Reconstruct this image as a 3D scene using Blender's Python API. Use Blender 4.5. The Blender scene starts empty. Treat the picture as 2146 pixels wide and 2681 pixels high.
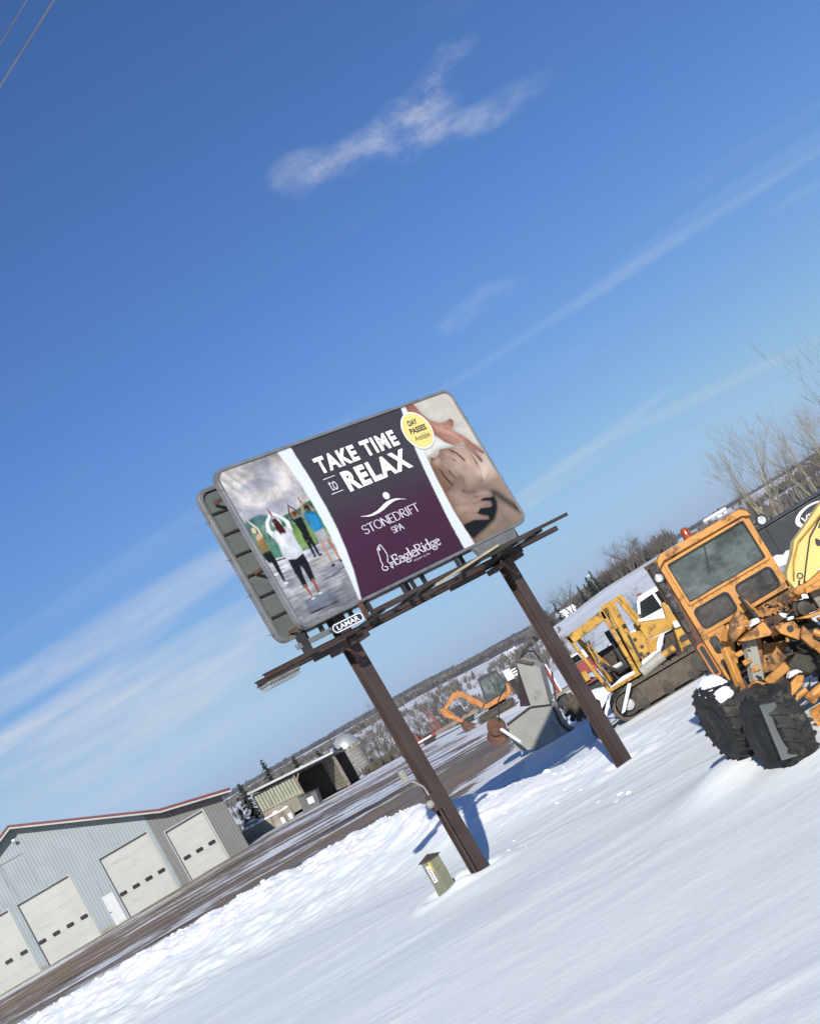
import bpy, bmesh, math, random
import numpy as np
from mathutils import Vector, Matrix

scene = bpy.context.scene
COL = scene.collection
R = math.radians
PI = math.pi

# ------------------------------------------------------------------ camera
CAM_H = 3.54
PITCH, ROLL = R(6.874), R(30.6)
_f = Vector((0, math.cos(PITCH), math.sin(PITCH)))
_r0 = Vector((1, 0, 0)); _u0 = Vector((0, -math.sin(PITCH), math.cos(PITCH)))
_right = math.cos(ROLL) * _r0 - math.sin(ROLL) * _u0
_up = math.sin(ROLL) * _r0 + math.cos(ROLL) * _u0
cd = bpy.data.cameras.new('camera')
cd.sensor_fit = 'VERTICAL'; cd.sensor_height = 36.0
cd.lens = 3650.0 / 2681.0 * 36.0
cd.clip_start = 0.1; cd.clip_end = 20000
cam = bpy.data.objects.new('camera', cd); COL.objects.link(cam)
m3 = Matrix((_right, _up, -_f)).transposed()
cam.matrix_world = Matrix.Translation((0, 0, CAM_H)) @ m3.to_4x4()
scene.camera = cam

# ------------------------------------------------------------------ light
SUN_EL, SUN_AZ = R(27.0), R(-1.0)       # low winter sun almost straight behind the camera
to_sun = Vector((-math.sin(SUN_AZ) * math.cos(SUN_EL), -math.cos(SUN_AZ) * math.cos(SUN_EL), math.sin(SUN_EL)))
sd = bpy.data.lights.new('sun', 'SUN'); sd.energy = 4.7; sd.angle = R(0.53); sd.color = (1.0, 0.96, 0.88)
sun = bpy.data.objects.new('sun', sd); COL.objects.link(sun)
sun.rotation_euler = to_sun.to_track_quat('Z', 'Y').to_euler()
sun.location = (0, -60, 80)

scene.view_settings.view_transform = 'Standard'
scene.view_settings.look = 'None'
scene.view_settings.gamma = 1.0
scene.view_settings.exposure = 0.10
scene.view_settings.use_curve_mapping = False

# ------------------------------------------------------------------ node helper
class NT:
    def __init__(s, tree):
        s.t = tree; s.n = tree.nodes; s.l = tree.links
    def new(s, typ, **kw):
        nd = s.n.new(typ)
        for k, v in kw.items(): setattr(nd, k, v)
        return nd
    def put(s, sock, v):
        if hasattr(v, 'links') or isinstance(v, bpy.types.NodeSocket): s.l.new(v, sock)
        else: sock.default_value = v
    def math(s, op, a, b=0.0, c=0.0, clamp=False):
        nd = s.new('ShaderNodeMath', operation=op, use_clamp=clamp)
        s.put(nd.inputs[0], a); s.put(nd.inputs[1], b)
        if len(nd.inputs) > 2: s.put(nd.inputs[2], c)
        return nd.outputs[0]
    def vmath(s, op, a, b=(0, 0, 0)):
        nd = s.new('ShaderNodeVectorMath', operation=op)
        s.put(nd.inputs[0], a); s.put(nd.inputs[1], b)
        return nd.outputs[1] if op in ('LENGTH', 'DOT_PRODUCT', 'DISTANCE') else nd.outputs[0]
    def noise(s, vec, scale=1.0, detail=4.0, rough=0.55, dist=0.0, typ='FBM'):
        nd = s.new('ShaderNodeTexNoise')
        if vec is not None: s.l.new(vec, nd.inputs['Vector'])
        s.put(nd.inputs['Scale'], scale); nd.inputs['Detail'].default_value = detail
        nd.inputs['Roughness'].default_value = rough; nd.inputs['Distortion'].default_value = dist
        return nd.outputs['Fac']
    def smooth(s, v, a, b, lo=0.0, hi=1.0):
        nd = s.new('ShaderNodeMapRange', interpolation_type='SMOOTHSTEP')
        s.put(nd.inputs[0], v); nd.inputs[1].default_value = a; nd.inputs[2].default_value = b
        nd.inputs[3].default_value = lo; nd.inputs[4].default_value = hi
        return nd.outputs[0]
    def mix(s, fac, a, b, mode='MIX'):
        nd = s.new('ShaderNodeMix', data_type='RGBA', blend_type=mode)
        s.put(nd.inputs[0], fac); s.put(nd.inputs[6], a); s.put(nd.inputs[7], b)
        return nd.outputs[2]
    def scalev(s, vec, sc):
        nd = s.new('ShaderNodeMapping'); s.l.new(vec, nd.inputs[0]); nd.inputs['Scale'].default_value = sc
        return nd.outputs[0]
    def bump(s, h, strength=0.3, dist=0.02, normal=None):
        nd = s.new('ShaderNodeBump'); s.put(nd.inputs['Height'], h)
        nd.inputs['Strength'].default_value = strength; nd.inputs['Distance'].default_value = dist
        if normal is not None: s.l.new(normal, nd.inputs['Normal'])
        return nd.outputs[0]

def rgb(r, g, b): return (r, g, b, 1.0)

# ------------------------------------------------------------------ world sky
world = bpy.data.worlds.new('World'); scene.world = world; world.use_nodes = True
w = NT(world.node_tree); w.n.clear()
sky = w.new('ShaderNodeTexSky', sky_type='NISHITA')
sky.sun_disc = False; sky.sun_elevation = SUN_EL; sky.sun_rotation = R(180.0) + SUN_AZ
sky.altitude = 300; sky.air_density = 1.0; sky.dust_density = 0.55; sky.ozone_density = 2.2
tc = w.new('ShaderNodeTexCoord')
sep = w.new('ShaderNodeSeparateXYZ'); w.l.new(tc.outputs['Generated'], sep.inputs[0])
gx, gy, gz = sep.outputs
den = w.math('MAXIMUM', gy, 0.08)
tx = w.math('DIVIDE', gx, den); te = w.math('DIVIDE', gz, den)
comb = w.new('ShaderNodeCombineXYZ'); w.l.new(tx, comb.inputs[0]); w.l.new(te, comb.inputs[1])
P0 = comb.outputs[0]
nwc = w.new('ShaderNodeTexNoise'); w.l.new(P0, nwc.inputs['Vector']); nwc.inputs['Scale'].default_value = 14; nwc.inputs['Detail'].default_value = 4
warp = w.vmath('MULTIPLY', w.vmath('SUBTRACT', nwc.outputs['Color'], (0.5, 0.5, 0.5)), (0.045, 0.028, 0))
PW = w.vmath('ADD', P0, warp)
nwf = w.new('ShaderNodeTexNoise'); w.l.new(P0, nwf.inputs['Vector']); nwf.inputs['Scale'].default_value = 5; nwf.inputs['Detail'].default_value = 2
PS = w.vmath('ADD', P0, w.vmath('MULTIPLY', w.vmath('SUBTRACT', nwf.outputs['Color'], (0.5, 0.5, 0.5)), (0.03, 0.012, 0)))
def blob(P, cx, cy, ax, rl, rw, amp, soft=1.0):
    """an elongated soft patch of thin cloud: centre, axis angle, half length, half width"""
    d = w.vmath('SUBTRACT', P, (cx, cy, 0))
    a = w.vmath('DOT_PRODUCT', d, (math.cos(ax) / rl, math.sin(ax) / rl, 0))
    b = w.vmath('DOT_PRODUCT', d, (-math.sin(ax) / rw, math.cos(ax) / rw, 0))
    q = w.math('ADD', w.math('MULTIPLY', a, a), w.math('MULTIPLY', b, b))
    return w.math('MULTIPLY', w.smooth(q, 1.0, 0.0), amp)
def add(*s):
    o = s[0]
    for k in s[1:]: o = w.math('ADD', o, k)
    return o
fluff = w.noise(w.scalev(PW, (1, 1.5, 1)), 20, 7, 0.64)
streak = w.noise(w.scalev(PS, (1.6, 11, 1)), 7, 8, 0.68)
puff = add(blob(PW, 0.068, 0.377, -0.15, 0.045, 0.020, 0.75), blob(PW, 0.105, 0.374, 0.1, 0.055, 0.016, 0.75),
           blob(PW, 0.150, 0.372, 0.2, 0.050, 0.027, 1.15), blob(PW, 0.172, 0.388, 0.6, 0.045, 0.017, 0.7), blob(PW, 0.195, 0.398, 0.3, 0.03, 0.010, 0.5),
           blob(PW, 0.182, 0.350, -0.25, 0.042, 0.014, 0.9), blob(PW, 0.222, 0.347, 0.02, 0.045, 0.014, 0.5),
           blob(PW, 0.118, 0.228, -0.1, 0.040, 0.011, 0.55))
puff = w.math('MULTIPLY', puff, w.smooth(fluff, 0.34, 0.74))
cir = add(blob(PS, 0.235, 0.191, 0.035, 0.26, 0.0055, 0.22), blob(PS, 0.32, 0.199, 0.07, 0.18, 0.012, 0.14),
          blob(PS, 0.37, 0.176, 0.02, 0.05, 0.005, 0.16),
          blob(PS, 0.12, 0.094, 0.10, 0.11, 0.006, 0.5), blob(PS, 0.09, 0.083, 0.08, 0.08, 0.005, 0.4), blob(PS, 0.21, 0.088, -0.10, 0.14, 0.006, 0.36),
          blob(PS, -0.23, 0.157, 0.0, 0.24, 0.017, 0.85), blob(PS, -0.28, 0.132, 0.10, 0.17, 0.010, 0.5),
          blob(PS, -0.18, 0.108, -0.10, 0.20, 0.020, 0.75), blob(PS, -0.29, 0.108, -0.15, 0.18, 0.024, 0.7),
          blob(PS, -0.24, 0.128, -0.05, 0.22, 0.008, 0.45), blob(PS, -0.22, 0.085, 0.05, 0.22, 0.016, 0.5), blob(PS, -0.26, 0.066, 0.0, 0.30, 0.024, 0.5), blob(PS, -0.30, 0.045, 0.0, 0.3, 0.02, 0.4), blob(PS, -0.36, 0.095, 0.0, 0.10, 0.014, 0.5),
          blob(PS, -0.15, 0.196, 0.03, 0.20, 0.008, 0.18))
cir = w.math('MULTIPLY', cir, w.smooth(streak, 0.22, 0.75, 0.35, 1.0))
# thin high cloud that goes on outside the view
up = w.math('MAXIMUM', gz, 0.06)
cc = w.new('ShaderNodeCombineXYZ'); w.l.new(w.math('DIVIDE', gx, up), cc.inputs[0]); w.l.new(w.math('DIVIDE', gy, up), cc.inputs[1])
veil = w.smooth(w.noise(w.scalev(cc.outputs[0], (0.5, 1.4, 1)), 0.9, 6, 0.6), 0.55, 0.95, 0.0, 0.22)
cl = w.math('MINIMUM', add(w.math('MULTIPLY', puff, 0.40), w.math('MULTIPLY', cir, 0.60), veil), 0.85)
cl = w.math('MULTIPLY', cl, w.smooth(gz, -0.01, 0.03))
hsv = w.new('ShaderNodeHueSaturation'); w.l.new(sky.outputs[0], hsv.inputs['Color'])
hsv.inputs['Saturation'].default_value = 1.0; hsv.inputs['Value'].default_value = 1.0
low = w.mix(w.smooth(gz, 0.30, 0.07), hsv.outputs[0], w.mix(1.0, hsv.outputs[0], rgb(1.12, 0.97, 0.85), 'MULTIPLY'))     # paler air towards the horizon, all the way round
low = w.mix(w.smooth(gz, 0.09, 0.0), low, w.mix(1.0, low, rgb(0.86, 0.94, 1.34), 'MULTIPLY'))
skycol = w.mix(1.0, low, rgb(0.43, 0.635, 0.98), 'MULTIPLY')
col = w.mix(cl, skycol, rgb(6.3, 6.6, 7.4))
bg = w.new('ShaderNodeBackground'); w.l.new(col, bg.inputs[0]); bg.inputs[1].default_value = 0.1
ow = w.new('ShaderNodeOutputWorld'); w.l.new(bg.outputs[0], ow.inputs[0])

# ------------------------------------------------------------------ materials
MATS = {}
def mat(name, base, rough=0.6, metal=0.0, var=0.18, vscale=2.5, bump=0.0, bscale=30.0, bdist=0.01,
        dirt=None, damt=0.35, dscale=1.6, dstretch=(1, 1, 1), spec=0.5, alpha=None, coat=0.0):
    """Principled surface: base colour with noise variation, patches of dirt or rust and fine relief"""
    m = bpy.data.materials.new(name); m.use_nodes = True
    t = NT(m.node_tree); bs = t.n['Principled BSDF']
    tcn = t.new('ShaderNodeTexCoord'); oc = tcn.outputs['Object']
    n1 = t.noise(oc, vscale, 5, 0.6)
    lo = tuple(max(0, c * (1 - var)) for c in base) + (1,); hi = tuple(min(1, c * (1 + var)) for c in base) + (1,)
    c = t.mix(t.smooth(n1, 0.3, 0.7), lo, hi)
    rg = rough
    if dirt is not None:
        n2 = t.noise(t.scalev(oc, dstretch), dscale, 7, 0.68, 0.4)
        k = t.smooth(n2, 0.66 - 0.35 * damt, 0.80 - 0.32 * damt)
        c = t.mix(k, c, tuple(dirt) + (1,))
        rg = t.math('ADD', rough, t.math('MULTIPLY', k, 0.85 - rough))
    t.put(bs.inputs['Base Color'], c); t.put(bs.inputs['Roughness'], rg)
    bs.inputs['Metallic'].default_value = metal
    bs.inputs['Specular IOR Level'].default_value = spec
    bs.inputs['Coat Weight'].default_value = coat
    if bump > 0:
        t.l.new(t.bump(t.noise(oc, bscale, 5, 0.6), bump, bdist), bs.inputs['Normal'])
    MATS[name] = m
    return m

RUST = (0.085, 0.038, 0.02)
mat('brown_steel', (0.054, 0.036, 0.031), 0.62, 0, 0.22, 1.2, 0.15, 60, 0.004, (0.05, 0.026, 0.02), 0.4, 1.1, (1, 1, .25))
mat('rust_steel', (0.11, 0.05, 0.03), 0.8, 0, 0.35, 4, 0.3, 50, 0.005, (0.05, 0.03, 0.025), 0.5, 5)
mat('galvanised', (0.22, 0.225, 0.225), 0.5, 0.3, 0.14, 3, 0.06, 80, 0.003, (0.13, 0.125, 0.12), 0.3, 2.2)
mat('panel_grey', (0.135, 0.148, 0.145), 0.6, 0, 0.12, 2, 0.05, 60, 0.003, (0.10, 0.108, 0.105), 0.4, 1.2, (.4, .4, 1))
mat('dark_steel', (0.03, 0.028, 0.027), 0.65, 0, 0.25, 5)
mat('black_print', (0.012, 0.01, 0.012), 0.6, 0, 0.1, 3)
mat('white_print', (0.82, 0.83, 0.84), 0.5, 0, 0.03, 2)
mat('lilac_print', (0.68, 0.62, 0.70), 0.5, 0, 0.03, 2)
mat('yellow_print', (0.78, 0.64, 0.22), 0.5, 0, 0.04, 2)
mat('purple_letter', (0.035, 0.018, 0.03), 0.5, 0, 0.1, 2)
mat('white_paint', (0.74, 0.75, 0.76), 0.45, 0, 0.06, 2, dirt=(0.45, 0.43, 0.40), damt=0.25)
mat('cream_metal', (0.385, 0.385, 0.355), 0.45, 0, 0.04, 0.8, dirt=(0.32, 0.315, 0.285), damt=0.28, dscale=.7, dstretch=(1, 1, 2))
mat('siding_light', (0.255, 0.292, 0.305), 0.45, 0, 0.06, 0.5, dirt=(0.21, 0.238, 0.245), damt=0.3, dscale=.5, dstretch=(3, 3, .4))
mat('siding_dark', (0.145, 0.143, 0.138), 0.45, 0, 0.07, 0.5, dirt=(0.11, 0.11, 0.105), damt=0.3, dscale=.5, dstretch=(3, 3, .4))
mat('red_trim', (0.12, 0.018, 0.02), 0.4, 0, 0.12, 1)
mat('concrete', (0.26, 0.235, 0.19), 0.85, 0, 0.2, 1.2, 0.25, 20, 0.01, (0.15, 0.135, 0.11), 0.4, .8, (1, 1, .4))
mat('block_wall', (0.30, 0.27, 0.215), 0.85, 0, 0.18, 1.5, 0.25, 20, 0.01, (0.17, 0.15, 0.12), 0.4, 1.0)
mat('dark_glass', (0.012, 0.014, 0.015), 0.12, 0, 0.1, 2)
mat('dark_rubber', (0.02, 0.02, 0.021), 0.75, 0, 0.3, 6, 0.3, 40, 0.004, (0.06, 0.05, 0.04), 0.3, 3.5)
mat('mud_rubber', (0.016, 0.016, 0.016), 0.72, 0, 0.35, 6, 0.35, 30, 0.006, (0.085, 0.068, 0.045), 0.36, 5.0)
mat('grader_orange', (0.50, 0.225, 0.045), 0.5, 0, 0.14, 2.2, 0.08, 60, 0.003, (0.15, 0.075, 0.032), 0.44, 3.6)
mat('grader_dirty', (0.36, 0.17, 0.045), 0.65, 0, 0.3, 3.5, 0.25, 40, 0.006, (0.075, 0.045, 0.03), 0.62, 4.0)
mat('crawler_yellow', (0.44, 0.235, 0.022), 0.5, 0, 0.15, 2.2, 0.08, 60, 0.003, (0.12, 0.07, 0.028), 0.46, 3.4)
mat('boom_yellow', (0.66, 0.47, 0.15), 0.45, 0, 0.07, 1.5, 0.03, 60, 0.003, (0.42, 0.29, 0.10), 0.2, 2.5)
mat('excavator_orange', (0.42, 0.155, 0.028), 0.5, 0, 0.16, 2.5, 0.05, 60, 0.003, (0.20, 0.09, 0.03), 0.35, 3)
mat('black_paint', (0.022, 0.024, 0.027), 0.4, 0, 0.2, 1.5, dirt=(0.06, 0.06, 0.06), damt=0.25)
mat('greased_steel', (0.035, 0.03, 0.025), 0.6, 0.2, 0.4, 7, 0.3, 40, 0.006, (0.10, 0.07, 0.045), 0.45, 5)
mat('track_steel', (0.095, 0.075, 0.055), 0.8, 0, 0.3, 3, 0.4, 25, 0.01, (0.05, 0.04, 0.032), 0.5, 3)
mat('grey_machine', (0.30, 0.29, 0.255), 0.6, 0, 0.1, 1.5, 0.06, 50, 0.003, (0.20, 0.185, 0.155), 0.4, 1.6)
mat('chrome', (0.62, 0.64, 0.66), 0.18, 0.9, 0.05, 3)
mat('lamp_glass', (0.55, 0.57, 0.58), 0.08, 0.3, 0.3, 14)
mat('amber', (0.30, 0.06, 0.015), 0.2, 0, 0.1, 3)
mat('red_paint', (0.22, 0.025, 0.022), 0.5, 0, 0.2, 2, dirt=(0.08, 0.03, 0.025), damt=0.4)
mat('blue_paint', (0.03, 0.06, 0.13), 0.5, 0, 0.2, 2)
mat('pink_plastic', (0.75, 0.10, 0.12), 0.4, 0, 0.1, 2)
mat('silo_stave', (0.245, 0.225, 0.20), 0.85, 0, 0.2, 1, 0.2, 8, 0.02, (0.16, 0.15, 0.135), 0.45, .7)
mat('silo_metal', (0.42, 0.43, 0.42), 0.4, 0.4, 0.12, 1)
mat('shed_sheet', (0.30, 0.31, 0.225), 0.6, 0, 0.14, 1.2, dirt=(0.17, 0.165, 0.10), damt=0.45, dscale=.8, dstretch=(2, 2, .4))
mat('weathered_wood', (0.20, 0.165, 0.125), 0.85, 0, 0.3, 1.5, 0.2, 20, 0.01, (0.10, 0.08, 0.06), 0.4, 1.2, (.3, .3, 3))
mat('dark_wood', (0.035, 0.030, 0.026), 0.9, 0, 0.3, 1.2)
mat('bin_grey', (0.085, 0.095, 0.093), 0.55, 0, 0.15, 1.5, dirt=(0.05, 0.05, 0.045), damt=0.4)
mat('pedestal_green', (0.225, 0.225, 0.155), 0.6, 0, 0.1, 4, 0.05, 60, 0.002, (0.16, 0.155, 0.105), 0.4, 6)
mat('pedestal_cap', (0.07, 0.052, 0.042), 0.7, 0, 0.2, 5)
mat('label_yellow', (0.62, 0.44, 0.05), 0.5, 0, 0.1, 8)
mat('bark', (0.105, 0.088, 0.070), 0.9, 0, 0.25, 3)
mat('bark_pale', (0.21, 0.178, 0.12), 0.9, 0, 0.25, 3)
mat('twig_far', (0.135, 0.118, 0.108), 0.95, 0, 0.35, 0.05)
mat('wood_far', (0.080, 0.082, 0.095), 0.95, 0, 0.35, 0.02)
mat('spruce', (0.022, 0.034, 0.020), 0.9, 0, 0.5, 1.2)
mat('spruce_far', (0.028, 0.036, 0.028), 0.9, 0, 0.4, 0.1)
mat('wire', (0.22, 0.22, 0.23), 0.5, 0.5, 0.1, 3)
mat('utility_wood', (0.12, 0.09, 0.065), 0.9, 0, 0.3, 2)
mat('entry_white', (0.50, 0.51, 0.51), 0.5, 0, 0.05, 1, dirt=(0.38, 0.38, 0.36), damt=0.25)
mat('house_white', (0.70, 0.71, 0.72), 0.6, 0, 0.06, 0.3)
mat('straw', (0.42, 0.36, 0.25), 0.9, 0, 0.2, 2)
mat('snow_cap', (0.86, 0.88, 0.91), 0.6, 0, 0.02, 3, 0.15, 25, 0.01)

def snow_mat(name, relief=1.0, base=(0.845, 0.868, 0.835)):
    m = bpy.data.materials.new(name); m.use_nodes = True
    t = NT(m.node_tree); bs = t.n['Principled BSDF']
    oc = t.new('ShaderNodeTexCoord').outputs['Object']
    big = t.noise(t.scalev(oc, (0.5, 1.6, 1)), 0.22, 5, 0.6)
    c = t.mix(t.smooth(big, 0.3, 0.7), rgb(base[0] * .955, base[1] * .96, base[2] * .97), rgb(*[min(.93, b * 1.03) for b in base]))
    t.put(bs.inputs['Base Color'], c)
    bs.inputs['Roughness'].default_value = 0.55; bs.inputs['Specular IOR Level'].default_value = 0.3
    drift = t.noise(t.scalev(oc, (0.8, 1.5, 1)), 0.6, 6, 0.6, 1.2)
    n1 = t.bump(drift, 0.14 * relief, 0.10)
    crust = t.noise(t.scalev(oc, (1.0, 1.15, 1)), 4.0, 5, 0.65)
    n2 = t.bump(crust, 0.34 * relief, 0.035, n1)
    fine = t.noise(oc, 38, 3, 0.6)
    t.l.new(t.bump(fine, 0.25 * relief, 0.006, n2), bs.inputs['Normal'])
    MATS[name] = m
snow_mat('snow', 1.0)
snow_mat('snow_rough', 1.5, (0.90, 0.91, 0.90))  # lighter base: brightness of the sun-facing bank put into the colour

def yard_mat():
    """packed gravel and mud, wheel ruts filled with trodden snow"""
    m = bpy.data.materials.new('yard_gravel'); m.use_nodes = True
    t = NT(m.node_tree); bs = t.n['Principled BSDF']
    tcn = t.new('ShaderNodeTexCoord'); oc = tcn.outputs['Object']
    att = t.new('ShaderNodeAttribute', attribute_name='dirt').outputs['Fac']
    mud = t.mix(t.noise(t.scalev(oc, (0.3, 1, 1)), 0.8, 6, 0.7), rgb(0.085, 0.058, 0.036), rgb(0.30, 0.20, 0.11))
    mud = t.mix(t.smooth(t.noise(oc, 9, 4, 0.7), 0.4, 0.75), mud, rgb(0.24, 0.18, 0.12))
    rot = t.new('ShaderNodeMapping'); t.l.new(oc, rot.inputs[0]); rot.inputs['Rotation'].default_value = (0, 0, R(-5)); rot.inputs['Scale'].default_value = (0.02, 0.30, 1)
    ruts = t.noise(rot.outputs[0], 1.15, 5, 0.6, 0.5)
    fl = t.noise(t.scalev(oc, (0.16, 0.5, 1)), 1.3, 9, 0.78)
    patch = t.noise(t.scalev(oc, (0.5, 1, 1)), 0.09, 4, 0.6, 0.4)
    k = t.math('ADD', t.math('MULTIPLY', ruts, 0.46), t.math('MULTIPLY', fl, 0.50))
    k = t.math('ADD', k, t.math('MULTIPLY', t.math('SUBTRACT', patch, 0.47), 0.34))
    k = t.math('ADD', k, t.math('MULTIPLY', t.math('SUBTRACT', 0.9, att), 0.30))
    sn = t.smooth(k, 0.466, 0.500)
    wet = t.smooth(t.noise(t.scalev(oc, (0.06, 0.4, 1)), 1.0, 6, 0.7), 0.54, 0.62)
    mud = t.mix(wet, mud, rgb(0.036, 0.026, 0.020))
    c = t.mix(sn, mud, rgb(0.70, 0.71, 0.72))
    t.put(bs.inputs['Base Color'], c)
    t.put(bs.inputs['Roughness'], t.smooth(t.noise(t.scalev(oc, (.3, 1, 1)), 1.1, 3), 0.35, 0.6, 0.35, 0.8))
    h = t.math('ADD', t.math('MULTIPLY', sn, 0.7), t.math('MULTIPLY', t.noise(oc, 6, 4, 0.7), 0.5))
    t.l.new(t.bump(h, 0.7, 0.06), bs.inputs['Normal'])
    MATS['yard_gravel'] = m
yard_mat()

def hill_mat():
    m = bpy.data.materials.new('hill_ground'); m.use_nodes = True
    t = NT(m.node_tree); bs = t.n['Principled BSDF']
    oc = t.new('ShaderNodeTexCoord').outputs['Object']
    att = t.new('ShaderNodeAttribute', attribute_name='wood').outputs['Fac']
    n = t.noise(t.scalev(oc, (1, .45, 1)), 0.03, 7, 0.68)
    n2 = t.noise(t.scalev(oc, (.5, .5, 1)), 0.25, 6, 0.7)
    snow = t.mix(t.smooth(t.math('ADD', t.math('MULTIPLY', n, .6), t.math('MULTIPLY', n2, .4)), 0.46, 0.62), rgb(0.72, 0.74, 0.77), rgb(0.46, 0.43, 0.41))
    wood = t.mix(t.smooth(n, 0.4, 0.62), rgb(0.075, 0.07, 0.075), rgb(0.14, 0.125, 0.125))
    k = t.smooth(t.math('ADD', att, t.math('MULTIPLY', t.math('SUBTRACT', n, 0.5), 0.9)), 0.38, 0.60)
    t.put(bs.inputs['Base Color'], t.mix(k, snow, wood))
    bs.inputs['Roughness'].default_value = 0.9; bs.inputs['Specular IOR Level'].default_value = 0.1
    MATS['hill_ground'] = m
hill_mat()

def glass_mat(name, tint, rough, alpha):
    m = bpy.data.materials.new(name); m.use_nodes = True
    t = NT(m.node_tree); bs = t.n['Principled BSDF']
    oc = t.new('ShaderNodeTexCoord').outputs['Object']
    g = t.smooth(t.noise(t.scalev(oc, (1, 1, 1.3)), 1.5, 8, 0.70), 0.40, 0.66)
    t.put(bs.inputs['Base Color'], t.mix(g, tuple(tint) + (1,), tuple(min(1, c * 2.4) for c in tint) + (1,)))  # pale mottling: dirt plus reflections painted into the pane's colour
    bs.inputs['Roughness'].default_value = rough
    t.put(bs.inputs['Alpha'], t.math('ADD', alpha, t.math('MULTIPLY', g, 0.22)))
    MATS[name] = m
glass_mat('dusty_reflect_glass', (0.06, 0.075, 0.072), 0.05, 0.50)
glass_mat('brown_glass', (0.045, 0.042, 0.04), 0.10, 0.40)

def print_mat():
    m = bpy.data.materials.new('poster_print'); m.use_nodes = True
    t = NT(m.node_tree); bs = t.n['Principled BSDF']
    att = t.new('ShaderNodeAttribute', attribute_name='ink')
    t.l.new(att.outputs['Color'], bs.inputs['Base Color'])
    bs.inputs['Roughness'].default_value = 0.48
    bs.inputs['Specular IOR Level'].default_value = 0.4
    MATS['poster_print'] = m
print_mat()

# ------------------------------------------------------------------ mesh helpers
def link(name, me, parent=None):
    o = bpy.data.objects.new(name, me); COL.objects.link(o)
    if parent is not None: o.parent = parent
    return o
ORG = {}
def thing(name, label, cat, loc=(0, 0, 0), group=None, rotz=0.0):
    o = bpy.data.objects.new(name, None); COL.objects.link(o)
    o.location = loc; o.rotation_euler = (0, 0, rotz); o.empty_display_size = 0.3
    o['label'] = label; o['category'] = cat
    if group: o['group'] = group
    ORG[o.name] = Vector(loc) if rotz == 0 else Vector((0, 0, 0))
    return o
def tag(o, label, cat, group=None):
    o['label'] = label; o['category'] = cat
    if group: o['group'] = group
    return o
def root(o):
    while o.parent is not None: o = o.parent
    return o

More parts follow.
